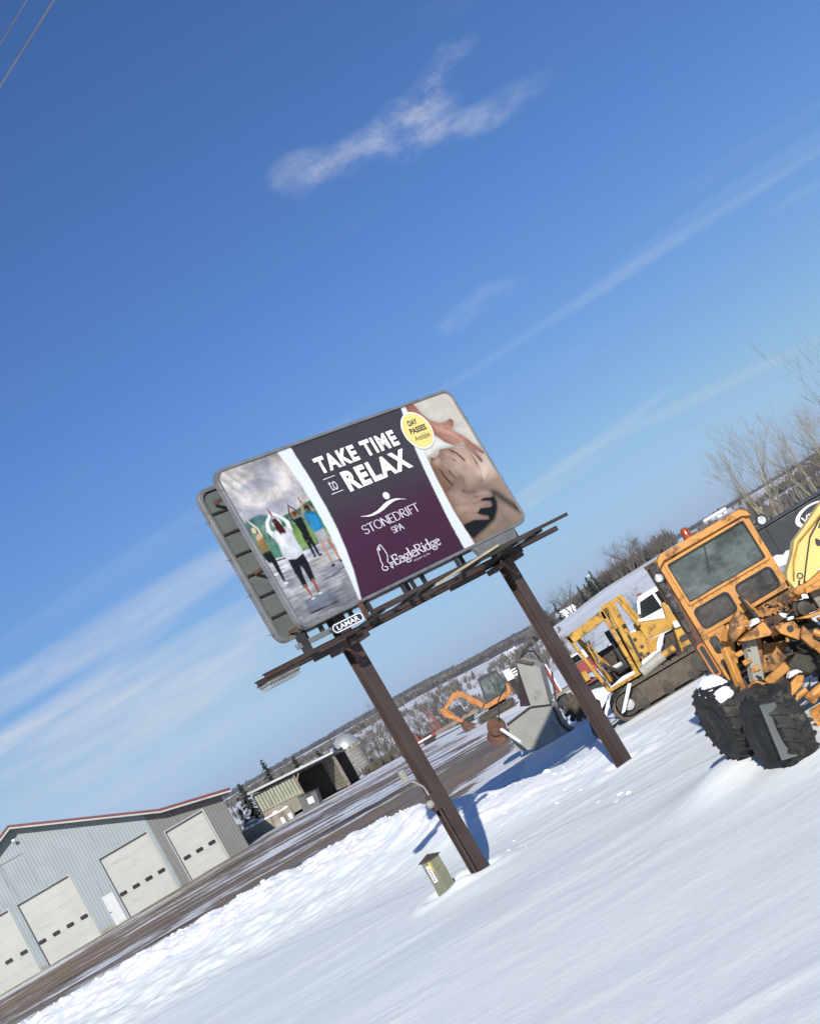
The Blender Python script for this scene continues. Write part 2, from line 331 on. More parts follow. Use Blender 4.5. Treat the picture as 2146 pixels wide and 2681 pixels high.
class MB:
    """collects shapes into one mesh; coordinates are world metres"""
    def __init__(s): s.v = []; s.f = []
    def add(s, vs, fs):
        k = len(s.v); s.v += [tuple(p) for p in vs]; s.f += [tuple(i + k for i in q) for q in fs]; return s
    def box(s, c, size, rot=None):
        hx, hy, hz = size[0] / 2, size[1] / 2, size[2] / 2
        pts = [Vector((a, b, d)) for d in (-hz, hz) for a, b in ((-hx, -hy), (hx, -hy), (hx, hy), (-hx, hy))]
        if rot is not None:
            M = rot if isinstance(rot, Matrix) else Matrix.Rotation(rot, 3, 'Z')
            pts = [M @ p for p in pts]
        c = Vector(c)
        return s.add([p + c for p in pts], [(3, 2, 1, 0), (4, 5, 6, 7), (0, 1, 5, 4), (1, 2, 6, 5), (2, 3, 7, 6), (3, 0, 4, 7)])
    def bx(s, x0, x1, y0, y1, z0, z1):
        return s.box(((x0 + x1) / 2, (y0 + y1) / 2, (z0 + z1) / 2), (x1 - x0, y1 - y0, z1 - z0))
    def bar(s, p, q, w_, h_, upv=(0, 0, 1)):
        p, q = Vector(p), Vector(q); d = (q - p)
        if d.length < 1e-6: return s
        d.normalize(); u = Vector(upv)
        if abs(d.dot(u)) > 0.98: u = Vector((0, 1, 0))
        a = d.cross(u).normalized(); b = a.cross(d).normalized()
        o = [a * (i * w_ / 2) + b * (j * h_ / 2) for i, j in ((-1, -1), (1, -1), (1, 1), (-1, 1))]
        return s.add([p + k for k in o] + [q + k for k in o], [(3, 2, 1, 0), (4, 5, 6, 7), (0, 1, 5, 4), (1, 2, 6, 5), (2, 3, 7, 6), (3, 0, 4, 7)][0:6])
    def tube(s, pts, r, n=8, cap=True):
        pts = [Vector(p) for p in pts]; m = len(pts)
        rs = [r] * m if isinstance(r, (int, float)) else list(r)
        vs = []; fs = []; a = None
        for i, p in enumerate(pts):
            d = (pts[min(i + 1, m - 1)] - pts[max(i - 1, 0)])
            d = d.normalized() if d.length > 1e-9 else Vector((0, 0, 1))
            if a is None:
                a = d.cross(Vector((0, 0, 1)) if abs(d.z) < 0.9 else Vector((1, 0, 0))).normalized()
            else:
                a = a - d * a.dot(d)
                a = a.normalized() if a.length > 1e-6 else d.orthogonal().normalized()
            b = d.cross(a)
            for k in range(n):
                t = 2 * PI * k / n
                vs.append(p + (a * math.cos(t) + b * math.sin(t)) * rs[i])
        for i in range(m - 1):
            for k in range(n):
                fs.append((i * n + k, i * n + (k + 1) % n, (i + 1) * n + (k + 1) % n, (i + 1) * n + k))
        if cap: fs += [tuple(range(n))[::-1], tuple((m - 1) * n + k for k in range(n))]
        return s.add(vs, fs)
    def prism(s, poly, fn, c0, c1):
        """extrude a 2-D outline: fn(a, b, c) -> point"""
        n = len(poly)
        vs = [fn(a, b, c0) for a, b in poly] + [fn(a, b, c1) for a, b in poly]
        fs = [tuple(range(n))[::-1], tuple(range(n, 2 * n))] + [(i, (i + 1) % n, n + (i + 1) % n, n + i) for i in range(n)]
        return s.add(vs, fs)
    def ring(s, outer, inner, fn, c0, c1):
        n = len(outer)
        vs = [fn(a, b, c) for c in (c0, c1) for poly in (outer, inner) for a, b in poly]
        fs = []
        for i in range(n):
            j = (i + 1) % n
            fs += [(i, n + i, n + j, j), (2 * n + i, 2 * n + j, 3 * n + j, 3 * n + i), (i, j, 2 * n + j, 2 * n + i), (n + i, 3 * n + i, 3 * n + j, n + j)]
        return s.add(vs, fs)
    def lathe(s, prof, c, axis=(0, 0, 1), n=20):
        """prof: (radius, distance along the axis)"""
        ax = Vector(axis).normalized(); a = ax.orthogonal().normalized(); b = ax.cross(a); c = Vector(c)
        vs = [c + ax * h + (a * math.cos(2 * PI * k / n) + b * math.sin(2 * PI * k / n)) * r for r, h in prof for k in range(n)]
        fs = [(i * n + k, i * n + (k + 1) % n, (i + 1) * n + (k + 1) % n, (i + 1) * n + k) for i in range(len(prof) - 1) for k in range(n)]
        fs += [tuple(range(n))[::-1], tuple((len(prof) - 1) * n + k for k in range(n))]
        return s.add(vs, fs)
    def quad(s, *p): return s.add(p, [tuple(range(len(p)))])
    def build(s, name, m, parent=None, bevel=0.0, smooth=35, fix=True):
        me = bpy.data.meshes.new(name)
        org = ORG.get(root(parent).name, Vector((0, 0, 0))) if parent is not None else Vector((0, 0, 0))
        me.from_pydata([(p[0] - org.x, p[1] - org.y, p[2] - org.z) for p in s.v], [], s.f)
        if fix:
            b = bmesh.new(); b.from_mesh(me); bmesh.ops.recalc_face_normals(b, faces=b.faces); b.to_mesh(me); b.free()
        me.materials.append(MATS[m]); me.update()
        if smooth:
            me.polygons.foreach_set('use_smooth', [True] * len(me.polygons)); me.set_sharp_from_angle(angle=R(smooth))
        o = link(name, me, parent)
        if bevel:
            bv = o.modifiers.new('bevel', 'BEVEL'); bv.width = bevel; bv.segments = 2; bv.limit_method = 'ANGLE'; bv.angle_limit = R(40)
        return o

def roundrect(x0, y0, x1, y1, r, n=6):
    out = []
    for cx, cy, a0 in ((x1 - r, y1 - r, 0), (x0 + r, y1 - r, 90), (x0 + r, y0 + r, 180), (x1 - r, y0 + r, 270)):
        for k in range(n + 1):
            a = R(a0 + 90 * k / n); out.append((cx + r * math.cos(a), cy + r * math.sin(a)))
    return out

def text_part(name, body, m, parent, fn, x, y, width, height, depth=0.004, bold=0.0, shear=0.0, align='L', space=1.0):
    """lettering as thin raised shapes: the text is fitted into width x height with its lower left at (x, y)"""
    cu = bpy.data.curves.new(name, 'FONT'); cu.body = body; cu.size = 1.0; cu.offset = bold; cu.shear = shear
    cu.space_character = space; cu.fill_mode = 'BOTH'; cu.resolution_u = 4
    o = bpy.data.objects.new(name, cu); COL.objects.link(o)
    dg = bpy.context.evaluated_depsgraph_get(); dg.update()
    me = bpy.data.meshes.new_from_object(o.evaluated_get(dg))
    bpy.data.objects.remove(o); bpy.data.curves.remove(cu)
    co = np.array([v.co[:] for v in me.vertices]); lo = co.min(0); hi = co.max(0)
    sx = width / (hi[0] - lo[0]); sy = height / (hi[1] - lo[1])
    org = ORG.get(root(parent).name, Vector((0, 0, 0)))
    for v in me.vertices:
        p = Vector(fn(x + (v.co.x - lo[0]) * sx, y + (v.co.y - lo[1]) * sy, depth)) - org
        v.co = p
    me.materials.clear(); me.materials.append(MATS[m]); me.update()
    me.name = name
    return link(name, me, parent)

# ------------------------------------------------------------------ value noise
def _hash(i, j, seed):
    h = (i * 374761393 + j * 668265263 + seed * 1442695041) & 0xffffffff
    h = ((h ^ (h >> 13)) * 1274126177) & 0xffffffff
    return ((h ^ (h >> 16)) & 0xffff) / 65535.0
def vnoise(x, y, seed=0):
    x = np.asarray(x, float); y = np.asarray(y, float)
    i = np.floor(x).astype(np.int64); j = np.floor(y).astype(np.int64); fx = x - i; fy = y - j
    fx = fx * fx * (3 - 2 * fx); fy = fy * fy * (3 - 2 * fy)
    a = _hash(i, j, seed); b = _hash(i + 1, j, seed); c = _hash(i, j + 1, seed); d = _hash(i + 1, j + 1, seed)
    return a + (b - a) * fx + (c - a) * fy + (a - b - c + d) * fx * fy - 0.5
def fbm(x, y, seed=0, oct=4, gain=0.5):
    s = 0; a = 1.0
    for k in range(oct):
        s = s + a * vnoise(x * 2 ** k, y * 2 ** k, seed + k * 17); a *= gain
    return s
def ss(a, b, x):
    t = np.clip((np.asarray(x, float) - a) / (b - a), 0, 1); return t * t * (3 - 2 * t)
# ================================================================== ground
TH = np.array([-1.5, -.4, -.2, -.08, 0, .05, .10, .15, .22, .30, .45, 1.5])
YN = np.array([110, 150, 250, 350, 450, 700, 1000, 1500, 2200, 3000, 4200.])
ELEV = np.array([     # slope of the line of sight to the ground, per mille, at each bearing and distance
    [-25, -23, -18, -13, -9, -1, 4, 7, 9, 12, 8],
    [-25, -23, -18, -13, -9, -1, 4, 7, 9, 12, 8],
    [-25, -23, -18, -13, -9, -1, 4, 7.5, 9, 12.5, 8],
    [-28, -26, -20, -14, -10, -3, 3, 7.5, 8, 10.5, 7],
    [-31, -28, -21, -15, -11, -5, 0, 4.5, 5.5, 8, 6],
    [-30, -24, -10, -2.4, -6, -9, -5, 0, 3, 5.5, 4],
    [-28, -20, -5, 2.2, 0, -4, -2, 2, 5, 9.5, 6],
    [-27, -17, -3, 3, 2, -1, 0, 3, 5, 7.5, 6],
    [-16, -8, 0, 4, 4, 3, 3, 4, 6, 8, 7],
    [-12, -4, 3, 6, 6, 5, 5, 6, 7, 8.5, 8],
    [-12, -4, 3, 6, 6, 5, 5, 6, 7, 9, 8],
    [-12, -4, 3, 6, 6, 5, 5, 6, 7, 9, 8]])
CX = np.array([-60, -30, -19, -8, -5.5, -4.3, -2.9, -1.5, 0, 1.2, 3, 6, 12, 40])
CY = np.array([54, 50, 47, 45.5, 43.5, 41.5, 38.5, 37, 36.7, 36, 35, 33.5, 32, 32])
CH = np.array([.9, .95, 1.0, 1.0, .97, .92, .78, .50, .28, .22, .18, .18, .15, .1])
def crest(x): return np.interp(x, CX, CY)
def ground(x, y, detail=True):
    x = np.asarray(x, float); y = np.asarray(y, float)
    th = x / np.maximum(y, 20)
    ly = np.log(np.clip(y, 110, 4200)); L = np.log(YN)
    fi = np.clip(np.searchsorted(TH, th) - 1, 0, len(TH) - 2); ft = np.clip((th - TH[fi]) / (TH[fi + 1] - TH[fi]), 0, 1)
    gi = np.clip(np.searchsorted(L, ly) - 1, 0, len(L) - 2); gt = np.clip((ly - L[gi]) / (L[gi + 1] - L[gi]), 0, 1)
    ft = ft * ft * (3 - 2 * ft)
    e = (ELEV[fi, gi] * (1 - ft) + ELEV[fi + 1, gi] * ft) * (1 - gt) + (ELEV[fi, gi + 1] * (1 - ft) + ELEV[fi + 1, gi + 1] * ft) * gt
    far = CAM_H + e * y / 1000
    near = 0.85 * ss(45, 95, y) * ss(4, -24, x) + 1.8 * ss(30, 75, y) * ss(.13, .24, th)
    near = near + 0.34 * np.exp(-((x - 2.35) / 1.0) ** 2 - ((y - 22.4) / 1.2) ** 2) + 0.10 * np.exp(-((x - 3.0) / .8) ** 2 - ((y - 20.4) / .8) ** 2)      # drift under the front wheels
    for px_, py_ in ((-2.43, 28.47), (1.28, 32.21), (-3.2, 28.45)):
        rr_ = np.hypot(x - px_, y - py_); near = near + 0.10 * np.exp(-((rr_ - .62) / .22) ** 2) - 0.09 * np.exp(-(rr_ / .42) ** 2) + .06 * np.exp(-((x - px_ - .2) / .5) ** 2 - ((y - py_ + 1.0) / .8) ** 2)
    c = crest(x); h = np.interp(x, CX, CH); wf = np.interp(x, [-30, -8, -3, 0, 4], [7, 6.5, 5.0, 3.0, 3.0]); wb = np.interp(x, [-8, -2, 2], [1.6, 1.4, 1.6])
    d = y - c; g = np.where(d < 0, ss(-1.45, 0, d / wf) * .92 + .08 * np.exp(-(d / 1.5) ** 2), np.exp(-(d / wb) ** 2)) * h * (y > 0)
    near = near + g
    z = near + (far - near) * ss(96, 124, y)
    if detail:
        wnear = 1 - ss(60, 110, y)
        wx = x + 1.6 * fbm(x * .11, y * .17, 101, 3); wy = y + 1.1 * fbm(x * .09, y * .15, 103, 3) + .10 * x
        rid = np.clip(1 - np.abs(fbm(wx * .14, wy * .62, 107, 3)) * 5.5, 0, 1) ** 2 * ss(-.12, .22, fbm(x * .10, y * .16, 109, 3))
        rid2 = np.clip(1 - np.abs(fbm(wx * .4, wy * 1.5, 113, 3)) * 5, 0, 1) ** 2 * ss(-.05, .25, fbm(x * .16 + 7, y * .2, 117, 3))
        z = z + wnear * (0.09 * fbm(x * .13, y * .22, 3, 4) + 0.028 * rid + 0.016 * rid2 + 0.007 * fbm(x * 1.1, y * 1.9, 11, 3))
        # thrown-up clods on the ploughed bank
        rough = np.maximum(np.exp(-((d + 1.2) / 3.0) ** 2), .55 * ss(-11, -6, d) * ss(1, -1, d) * ss(-3, -7, x)) * np.interp(x, [-6, -3, 1, 6], [1, .75, .35, .15]) * (1 - ss(70, 90, y))
        z = z + rough * (0.22 * fbm(x * .9, y * .9, 29, 5, .6) + 0.16 * np.abs(fbm(x * 2.3, y * 2.3, 41, 3)))
        yard = ss(2, 5, d) * (1 - ss(90, 105, y))
        z = z + yard * 0.05 * fbm(x * .08, y * 1.1, 55, 4)
        z = z + ss(110, 160, y) * (1 - ss(900, 1600, y)) * 0.9 * fbm(x * .02, y * .02, 71, 4)
        z = z + ss(1200, 2200, y) * 9 * fbm(x * .0022, y * .0022, 91, 5)
    return z
def gz1(x, y): return float(ground(np.array([x]), np.array([y]))[0])

ys = [-80, -50, -30, -18, -10, -5, -2, 0, 2, 4, 5.5]
y = 6.5
while y < 4300:
    ys.append(y)
    if y < 28: dy = 0.14
    elif y < 52: dy = 0.125
    elif y < 100: dy = 0.125 + (y - 52) * 0.009
    else: dy = 0.55 * (y / 100) ** 1.22
    y += dy
ys = np.array(ys)
tf = np.arange(-.50, .5001, .0030)
tc_ = np.array([.52, .55, .6, .66, .75, .9, 1.1, 1.4, 1.8, 2.4, 3.2])
ts = np.concatenate([-tc_[::-1], tf, tc_])
S_ = np.maximum(ys, 14.0)
XX = S_[:, None] * ts[None, :]; YY = np.repeat(ys[:, None], len(ts), 1)
ZZ = ground(XX, YY)
nr, nc = XX.shape
def woodmask(x, y):
    th = x / y; k = np.zeros_like(x)
    ridge = ss(2050, 2300, y)
    band = .8 * ss(1000, 1090, y) * (1 - ss(1450, 1550, y)) * ss(.06, .02, th)
    line = ss(385, 415, y) * (1 - ss(900, 1000, y)) * ss(.02, .05, th)
    return np.clip(ridge + band + line, 0, 1)
def yardmask(x, y):
    d = y - crest(x) - 1.7
    right = np.interp(y, [40, 47, 58, 72, 88, 114], [-3.0, -1.8, 0.3, 0.8, -2.6, -7.5]) + 0.9 * fbm(x * .3, y * .3, 77, 3)
    e1 = ss(0, 1.6, d); e2 = ss(113, 108, y); e3 = ss(1.5, -2.5, x - right)
    return e1 * e2 * e3
FC_X = (XX[:-1, :-1] + XX[1:, 1:]) / 2; FC_Y = (YY[:-1, :-1] + YY[1:, 1:]) / 2
ym = yardmask(FC_X, FC_Y); dd_ = FC_Y - crest(FC_X)
cls = np.zeros(FC_X.shape, int)                                  # 0 open snow field
cls[(dd_ > -4.2) & (dd_ < 2.4) & (FC_X < 2.5) & (FC_Y > 20)] = 1  # 1 ploughed bank
cls[(ym > 0.02) & (dd_ > 1.7)] = 2                               # 2 yard
cls[FC_Y > 113] = 3                                              # 3 hills
idx = np.arange(nr * nc).reshape(nr, nc)
quads = np.stack([idx[:-1, :-1], idx[:-1, 1:], idx[1:, 1:], idx[1:, :-1]], -1)
VX = np.stack([XX, YY, ZZ], -1).reshape(-1, 3)
def sheet(name, k, m, attr=None, fn=None):
    q = quads[cls == k]; used, inv = np.unique(q, return_inverse=True)
    me = bpy.data.meshes.new(name); co = VX[used]
    me.vertices.add(len(used)); me.vertices.foreach_set('co', co.ravel())
    me.loops.add(q.size); me.loops.foreach_set('vertex_index', inv.ravel().astype(np.int32))
    me.polygons.add(len(q)); me.polygons.foreach_set('loop_start', np.arange(0, q.size, 4, dtype=np.int32))
    me.polygons.foreach_set('use_smooth', np.ones(len(q), bool))
    me.update(calc_edges=True); me.validate()
    if attr:
        a = me.attributes.new(attr, 'FLOAT', 'POINT'); a.data.foreach_set('value', fn(co[:, 0], co[:, 1]).astype(np.float32))
    me.materials.append(MATS[m])
    o = link(name, me); o['kind'] = 'structure'
    return o
sheet('snow_field', 0, 'snow')
sheet('snow_bank', 1, 'snow_rough')
sheet('gravel_yard', 2, 'yard_gravel', 'dirt', lambda x, y: yardmask(x, y) * (1 - 0.22 * ss(76, 96, y) * ss(-24, -10, x)))
sheet('hills', 3, 'hill_ground', 'wood', woodmask)

# loose lumps of ploughed snow
rng = random.Random(5)
ico = bmesh.new(); bmesh.ops.create_icosphere(ico, subdivisions=1, radius=1.0)
ico_v = [v.co.copy() for v in ico.verts]; ico_f = [tuple(v.index for v in f.verts) for f in ico.faces]; ico.free()
mb = MB(); pts = []
for k in range(520):
    x = rng.uniform(-30, -3) if k % 8 else rng.uniform(-3, 1.5)
    dlt = rng.gauss(-0.3, 1.3)
    if k % 40 == 0: dlt = rng.uniform(-9, -3)
    pts.append((x, float(crest(x)) + dlt))
pts = np.array(pts); pz = ground(pts[:, 0], pts[:, 1])
for (x, y), z in zip(pts, pz):
    s_ = rng.uniform(.02, .07) * (1.6 if rng.random() < .12 else 1) * (0.75 if x > -4 else 1)
    sc = (s_ * rng.uniform(.8, 1.5), s_ * rng.uniform(.8, 1.4), s_ * rng.uniform(.5, .9)); a = rng.uniform(0, PI)
    ca, sa = math.cos(a), math.sin(a)
    vv = []
    for v in ico_v:
        q = v * rng.uniform(.75, 1.2); px, py = q.x * sc[0], q.y * sc[1]
        vv.append((x + ca * px - sa * py, y + sa * px + ca * py, z + sc[2] * .10 + q.z * sc[2]))
    mb.add(vv, ico_f)
o = mb.build('snow_clods', 'snow_rough', fix=False); o['kind'] = 'stuff'
tag(o, 'loose lumps of snow thrown up along the ploughed bank', 'snow')
# ================================================================== billboard
BC = Vector((-0.384, 29.93)); BYAW = R(45.17); BW, BH = 7.47, 3.67; BZ = 5.877     # poster frame: centre, heading, size, lower edge
bd = Vector((math.cos(BYAW), math.sin(BYAW))); bn = Vector((-math.sin(BYAW), math.cos(BYAW)))
BL = BC - bd * (BW / 2)
def B(s_, off, z): return Vector((BL.x + bd.x * s_ + bn.x * off, BL.y + bd.y * s_ + bn.y * off, z))
def BP(a, b, c): return B(a, -c, BZ + b)            # poster plane: a across, b up, c towards the viewer
pl_ = B(1.25, 0.42, 0)
bill = thing('billboard', 'tall roadside billboard with purple spa poster on two brown steel posts', 'billboard', (pl_.x, pl_.y, -0.05))
def bbox(s0, s1, o0, o1, z0, z1, m=None):
    m = m or MB()
    c = [B(a, o, z) for z in (z0, z1) for a, o in ((s0, o0), (s1, o0), (s1, o1), (s0, o1))]
    return m.add(c, [(3, 2, 1, 0), (4, 5, 6, 7), (0, 1, 5, 4), (1, 2, 6, 5), (2, 3, 7, 6), (3, 0, 4, 7)])

# -------- the print, painted point by point on the vinyl
def srgb(r, g, b):
    c = np.array([r, g, b]) / 255.0
    return np.where(c <= .04045, c / 12.92, ((c + .055) / 1.055) ** 2.4)
NX, NY = 680, 336
gs = np.linspace(0.05, BW - 0.05, NX); gt = np.linspace(0.05, BH - 0.05, NY)
GS, GT = np.meshgrid(gs, gt)
IMG = np.zeros((NY, NX, 3))
def blur(m, k):
    for _ in range(2):
        for ax in (0, 1):
            p = np.pad(m, [(k, k) if a == ax else (0, 0) for a in (0, 1)], 'edge'); cs = np.cumsum(p, ax)
            z = np.zeros_like(np.take(cs, [0], ax)); cs = np.concatenate([z, cs], ax); n = m.shape[ax]
            m = (np.take(cs, np.arange(2 * k + 1, 2 * k + 1 + n), ax) - np.take(cs, np.arange(0, n), ax)) / (2 * k + 1)
    return m
def polym(pts):
    inside = np.zeros(GS.shape, bool); n = len(pts)
    for i in range(n):
        x1, y1 = pts[i]; x2, y2 = pts[(i + 1) % n]
        if y1 == y2: continue
        c = (GT > min(y1, y2)) & (GT <= max(y1, y2)) & (GS < (x2 - x1) * (GT - y1) / (y2 - y1) + x1)
        inside ^= c
    return inside.astype(float)
def lay(mask, c, k=1, a=1.0):
    if k: mask = blur(mask, k)
    m = (mask * a)[..., None]; IMG[:] = IMG * (1 - m) + np.asarray(c) * m
def ell(cx, cy, rx, ry, ang=0):
    ca, sa = math.cos(ang), math.sin(ang); dx, dy = GS - cx, GT - cy
    return ((((dx * ca + dy * sa) / rx) ** 2 + ((-dx * sa + dy * ca) / ry) ** 2) < 1).astype(float)
def limb(pts, r0, r1=None):
    r1 = r0 if r1 is None else r1; m = np.zeros(GS.shape); n = len(pts) - 1
    for i in range(n):
        (x1, y1), (x2, y2) = pts[i], pts[i + 1]; L2 = (x2 - x1) ** 2 + (y2 - y1) ** 2
        t = np.clip(((GS - x1) * (x2 - x1) + (GT - y1) * (y2 - y1)) / L2, 0, 1)
        r = (r0 + (r1 - r0) * (i + t) / n)
        m = np.maximum(m, (np.hypot(GS - x1 - t * (x2 - x1), GT - y1 - t * (y2 - y1)) < r).astype(float))
    return m
def shade(mask, k, amp):      # darken one side of a printed figure
    b = blur(mask, k); IMG[:] = IMG * (1 - (mask * amp * (1 - np.clip(b * 1.15, 0, 1)))[..., None])

def interp_poly(a, t): a = np.array(a); o = np.argsort(a[:, 1]); return np.interp(t, a[o, 1], a[o, 0])
bl_l = [(1.78, 3.67), (1.80, 3.55), (1.87, 3.19), (1.91, 2.72), (1.92, 2.31), (1.92, 1.9), (1.89, 1.42), (1.83, .94), (1.77, .51), (1.69, 0)]
bl_r = [(2.18, 3.67), (2.19, 3.53), (2.21, 3.06), (2.21, 2.58), (2.20, 2.08), (2.16, 1.6), (2.08, 1.13), (1.97, .67), (1.74, 0)]
br_l = [(5.75, 3.67), (5.70, 3.5), (5.55, 3.0), (5.44, 2.57), (5.36, 2.11), (5.29, 1.61), (5.22, 1.06), (5.18, .64), (5.15, 0)]
br_r = [(5.89, 3.67), (5.86, 3.57), (5.74, 3.0), (5.64, 2.44), (5.59, 2.1), (5.55, 1.77), (5.51, 1.38), (5.48, .95), (5.49, .56), (5.52, 0)]
eLl, eLr, eRl, eRr = (interp_poly(q, GT) for q in (bl_l, bl_r, br_l, br_r))
n_a = fbm(GS * 1.6, GT * 3.2, 3, 5); n_b = fbm(GS * 7, GT * 7, 8, 4); n_c = fbm(GS * 30, GT * 30, 12, 2)
# left picture: people on a wet deck with raised arms under a cloudy sky
skyc = srgb(168, 168, 178) + (srgb(214, 206, 200) - srgb(168, 168, 178)) * np.clip(.5 + 1.9 * n_a + .5 * (GT - 2.9), 0, 1)[..., None]
skyc = skyc * (1 - .40 * ss(3.25, 3.6, GT)[..., None] * ss(.5, 1.6, GS)[..., None]) * (1 - .26 * np.clip(fbm(GS * 1.1, GT * 2.6, 31, 4) * 2.4, 0, 1))[..., None]
IMG[:] = skyc
hill = np.interp(GS, [0, .15, .4, .57, .81, 1.0, 1.23, 1.5, 1.7, 1.95, 3], [2.40, 2.46, 2.50, 2.49, 2.36, 2.31, 2.30, 2.32, 2.38, 2.40, 2.3])
green = srgb(58, 104, 88) + (srgb(118, 150, 128) - srgb(58, 104, 88)) * np.clip(.45 + 1.3 * n_b, 0, 1)[..., None]
lay((GT < hill).astype(float), green, 1)
lay(((GT < hill) & (GT > hill - .18) & (GS < .85)).astype(float), srgb(88, 112, 128), 3, .7)
lay(((GT < 1.80) & (GS < .9)).astype(float), srgb(92, 140, 124), 2, .75)
lay(((GT < 2.05) & (GT > 1.5) & (GS > 1.0)).astype(float), srgb(128, 158, 62), 4, .65)
deck = srgb(150, 152, 160) + (srgb(196, 196, 200) - srgb(150, 152, 160)) * np.clip(.5 + 1.2 * fbm(GS * 2.2, GT * 16, 5, 4), 0, 1)[..., None]
deck = deck * (0.46 + .62 * ss(-.1, 1.45, GT))[..., None]
lay((GT < np.interp(GS, [0, .6, 1.1, 1.9], [1.62, 1.50, 1.46, 1.52])).astype(float), deck, 1)
lay(limb([(.28, 1.50), (.62, 1.47)], .014), srgb(60, 62, 70), 0)
lay(limb([(1.2, 1.46), (1.6, 1.50)], .012), srgb(70, 72, 78), 0, .7)
lay(limb([(1.45, .77), (1.80, .82)], .012), srgb(90, 92, 100), 0, .8)
lay(ell(1.25, 1.12, .25, .10), srgb(150, 140, 122), 4, .6)
mats_ = polym([(.42, .52), (1.12, .50), (1.25, .25), (.40, .24)]); lay(mats_, srgb(100, 108, 124), 2, .75)
lay(limb([(.42, .245), (1.18, .235)], .012), srgb(48, 50, 60), 0, .9)
lay(polym([(.22, 1.04), (.44, 1.05), (.42, .88), (.20, .88)]), srgb(120, 124, 134), 2, .7)
SK, SKD = srgb(196, 150, 128), srgb(150, 96, 78)
# woman at the left edge
lay(limb([(.20, 2.46), (.24, 2.38), (.32, 2.24), (.31, 2.10)], .018, .03), srgb(205, 190, 160), 0); lay(ell(.20, 2.24, .05, .07), srgb(205, 180, 150), 0)
lay(ell(.24, 2.05, .085, .10), srgb(190, 150, 120), 1); lay(polym([(.10, 2.0), (.34, 2.05), (.32, 1.75), (.10, 1.72)]), srgb(140, 118, 72), 1)
lay(polym([(.10, 1.74), (.31, 1.74), (.33, 1.50), (.27, 1.06), (.22, 1.06), (.20, 1.5), (.12, 1.5)]), srgb(30, 34, 38), 1); lay(ell(.25, 1.01, .06, .03), srgb(200, 200, 205), 0)
# woman in black
lay(limb([(1.24, 2.14), (1.21, 2.26), (1.31, 2.44)], .022, .014), srgb(120, 84, 70), 0); lay(limb([(1.46, 2.20), (1.44, 2.30), (1.33, 2.44)], .022, .014), srgb(120, 84, 70), 0)
lay(limb([(1.32, 2.44), (1.325, 2.50)], .012), srgb(96, 62, 52), 0)
lay(ell(1.34, 2.23, .055, .075), srgb(176, 110, 92), 1); lay(ell(1.36, 2.25, .05, .06), srgb(80, 48, 40), 1, .7)
lay(polym([(1.22, 2.15), (1.48, 2.14), (1.46, 1.9), (1.43, 1.75), (1.27, 1.75), (1.26, 1.92)]), srgb(36, 40, 44), 1)
lay(polym([(1.24, 1.78), (1.44, 1.78), (1.42, 1.5), (1.40, 1.27), (1.35, 1.27), (1.35, 1.5), (1.32, 1.55), (1.29, 1.29), (1.24, 1.29), (1.24, 1.55)]), srgb(30, 33, 37), 1)
lay(ell(1.40, 1.25, .05, .025), srgb(40, 42, 46), 0); lay(ell(1.25, 1.27, .04, .02), srgb(40, 42, 46), 0)
# man in a blue shirt and grey shorts
lay(limb([(1.57, 2.12), (1.58, 2.24), (1.655, 2.42)], .032, .016), srgb(186, 142, 122), 0); lay(limb([(1.84, 2.12), (1.83, 2.24), (1.68, 2.42)], .032, .016), srgb(186, 142, 122), 0)
lay(limb([(1.665, 2.42), (1.665, 2.56)], .015, .008), srgb(110, 74, 64), 0)
lay(ell(1.73, 2.27, .065, .075), srgb(78, 52, 44), 1)
bs_ = polym([(1.56, 2.19), (1.68, 2.15), (1.86, 2.16), (1.90, 1.95), (1.84, 1.73), (1.56, 1.70), (1.53, 1.95)]); lay(bs_, srgb(48, 138, 186), 1); shade(bs_, 10, .35)
gs2 = polym([(1.55, 1.72), (1.86, 1.74), (1.86, 1.45), (1.74, 1.43), (1.71, 1.52), (1.66, 1.43), (1.53, 1.46)]); lay(gs2, srgb(172, 172, 174), 1); shade(gs2, 8, .3)
lay(limb([(1.60, 1.45), (1.585, 1.2), (1.575, .98)], .042, .026), SK, 0); lay(limb([(1.79, 1.46), (1.80, 1.2), (1.80, 1.0)], .042, .026), srgb(184, 136, 114), 0)
lay(ell(1.56, .945, .05, .028), srgb(60, 62, 70), 0); lay(ell(1.81, .965, .045, .026), srgb(60, 62, 70), 0)
# woman in white, in front
wh = np.maximum(limb([(.60, 1.98), (.53, 2.12), (.60, 2.28), (.78, 2.42)], .06, .028), limb([(1.04, 1.98), (1.08, 2.14), (1.00, 2.28), (.84, 2.42)], .06, .028))
lay(wh, srgb(226, 228, 232), 1)
lay(limb([(.80, 2.40), (.795, 2.55)], .028, .010), srgb(150, 96, 100), 0)
lay(ell(.815, 2.21, .115, .125), srgb(222, 222, 226), 1)
ws = polym([(.55, 2.02), (.70, 2.08), (.95, 2.08), (1.06, 2.0), (1.04, 1.75), (1.06, 1.50), (.98, 1.39), (.80, 1.36), (.62, 1.40), (.53, 1.52), (.58, 1.78)]); lay(ws, srgb(216, 218, 224), 1); shade(ws, 14, .42)
for k in range(5): lay(limb([(.60 + .02 * k, 1.50 + .075 * k), (.80, 1.45 + .075 * k), (.99, 1.52 + .075 * k)], .010), srgb(186, 190, 200), 1, .5)
lay(polym([(.735, 2.31), (.85, 2.33), (.90, 2.20), (.93, 2.0), (.90, 1.93), (.82, 1.97), (.76, 1.95), (.72, 2.10)]), srgb(96, 62, 50), 1)
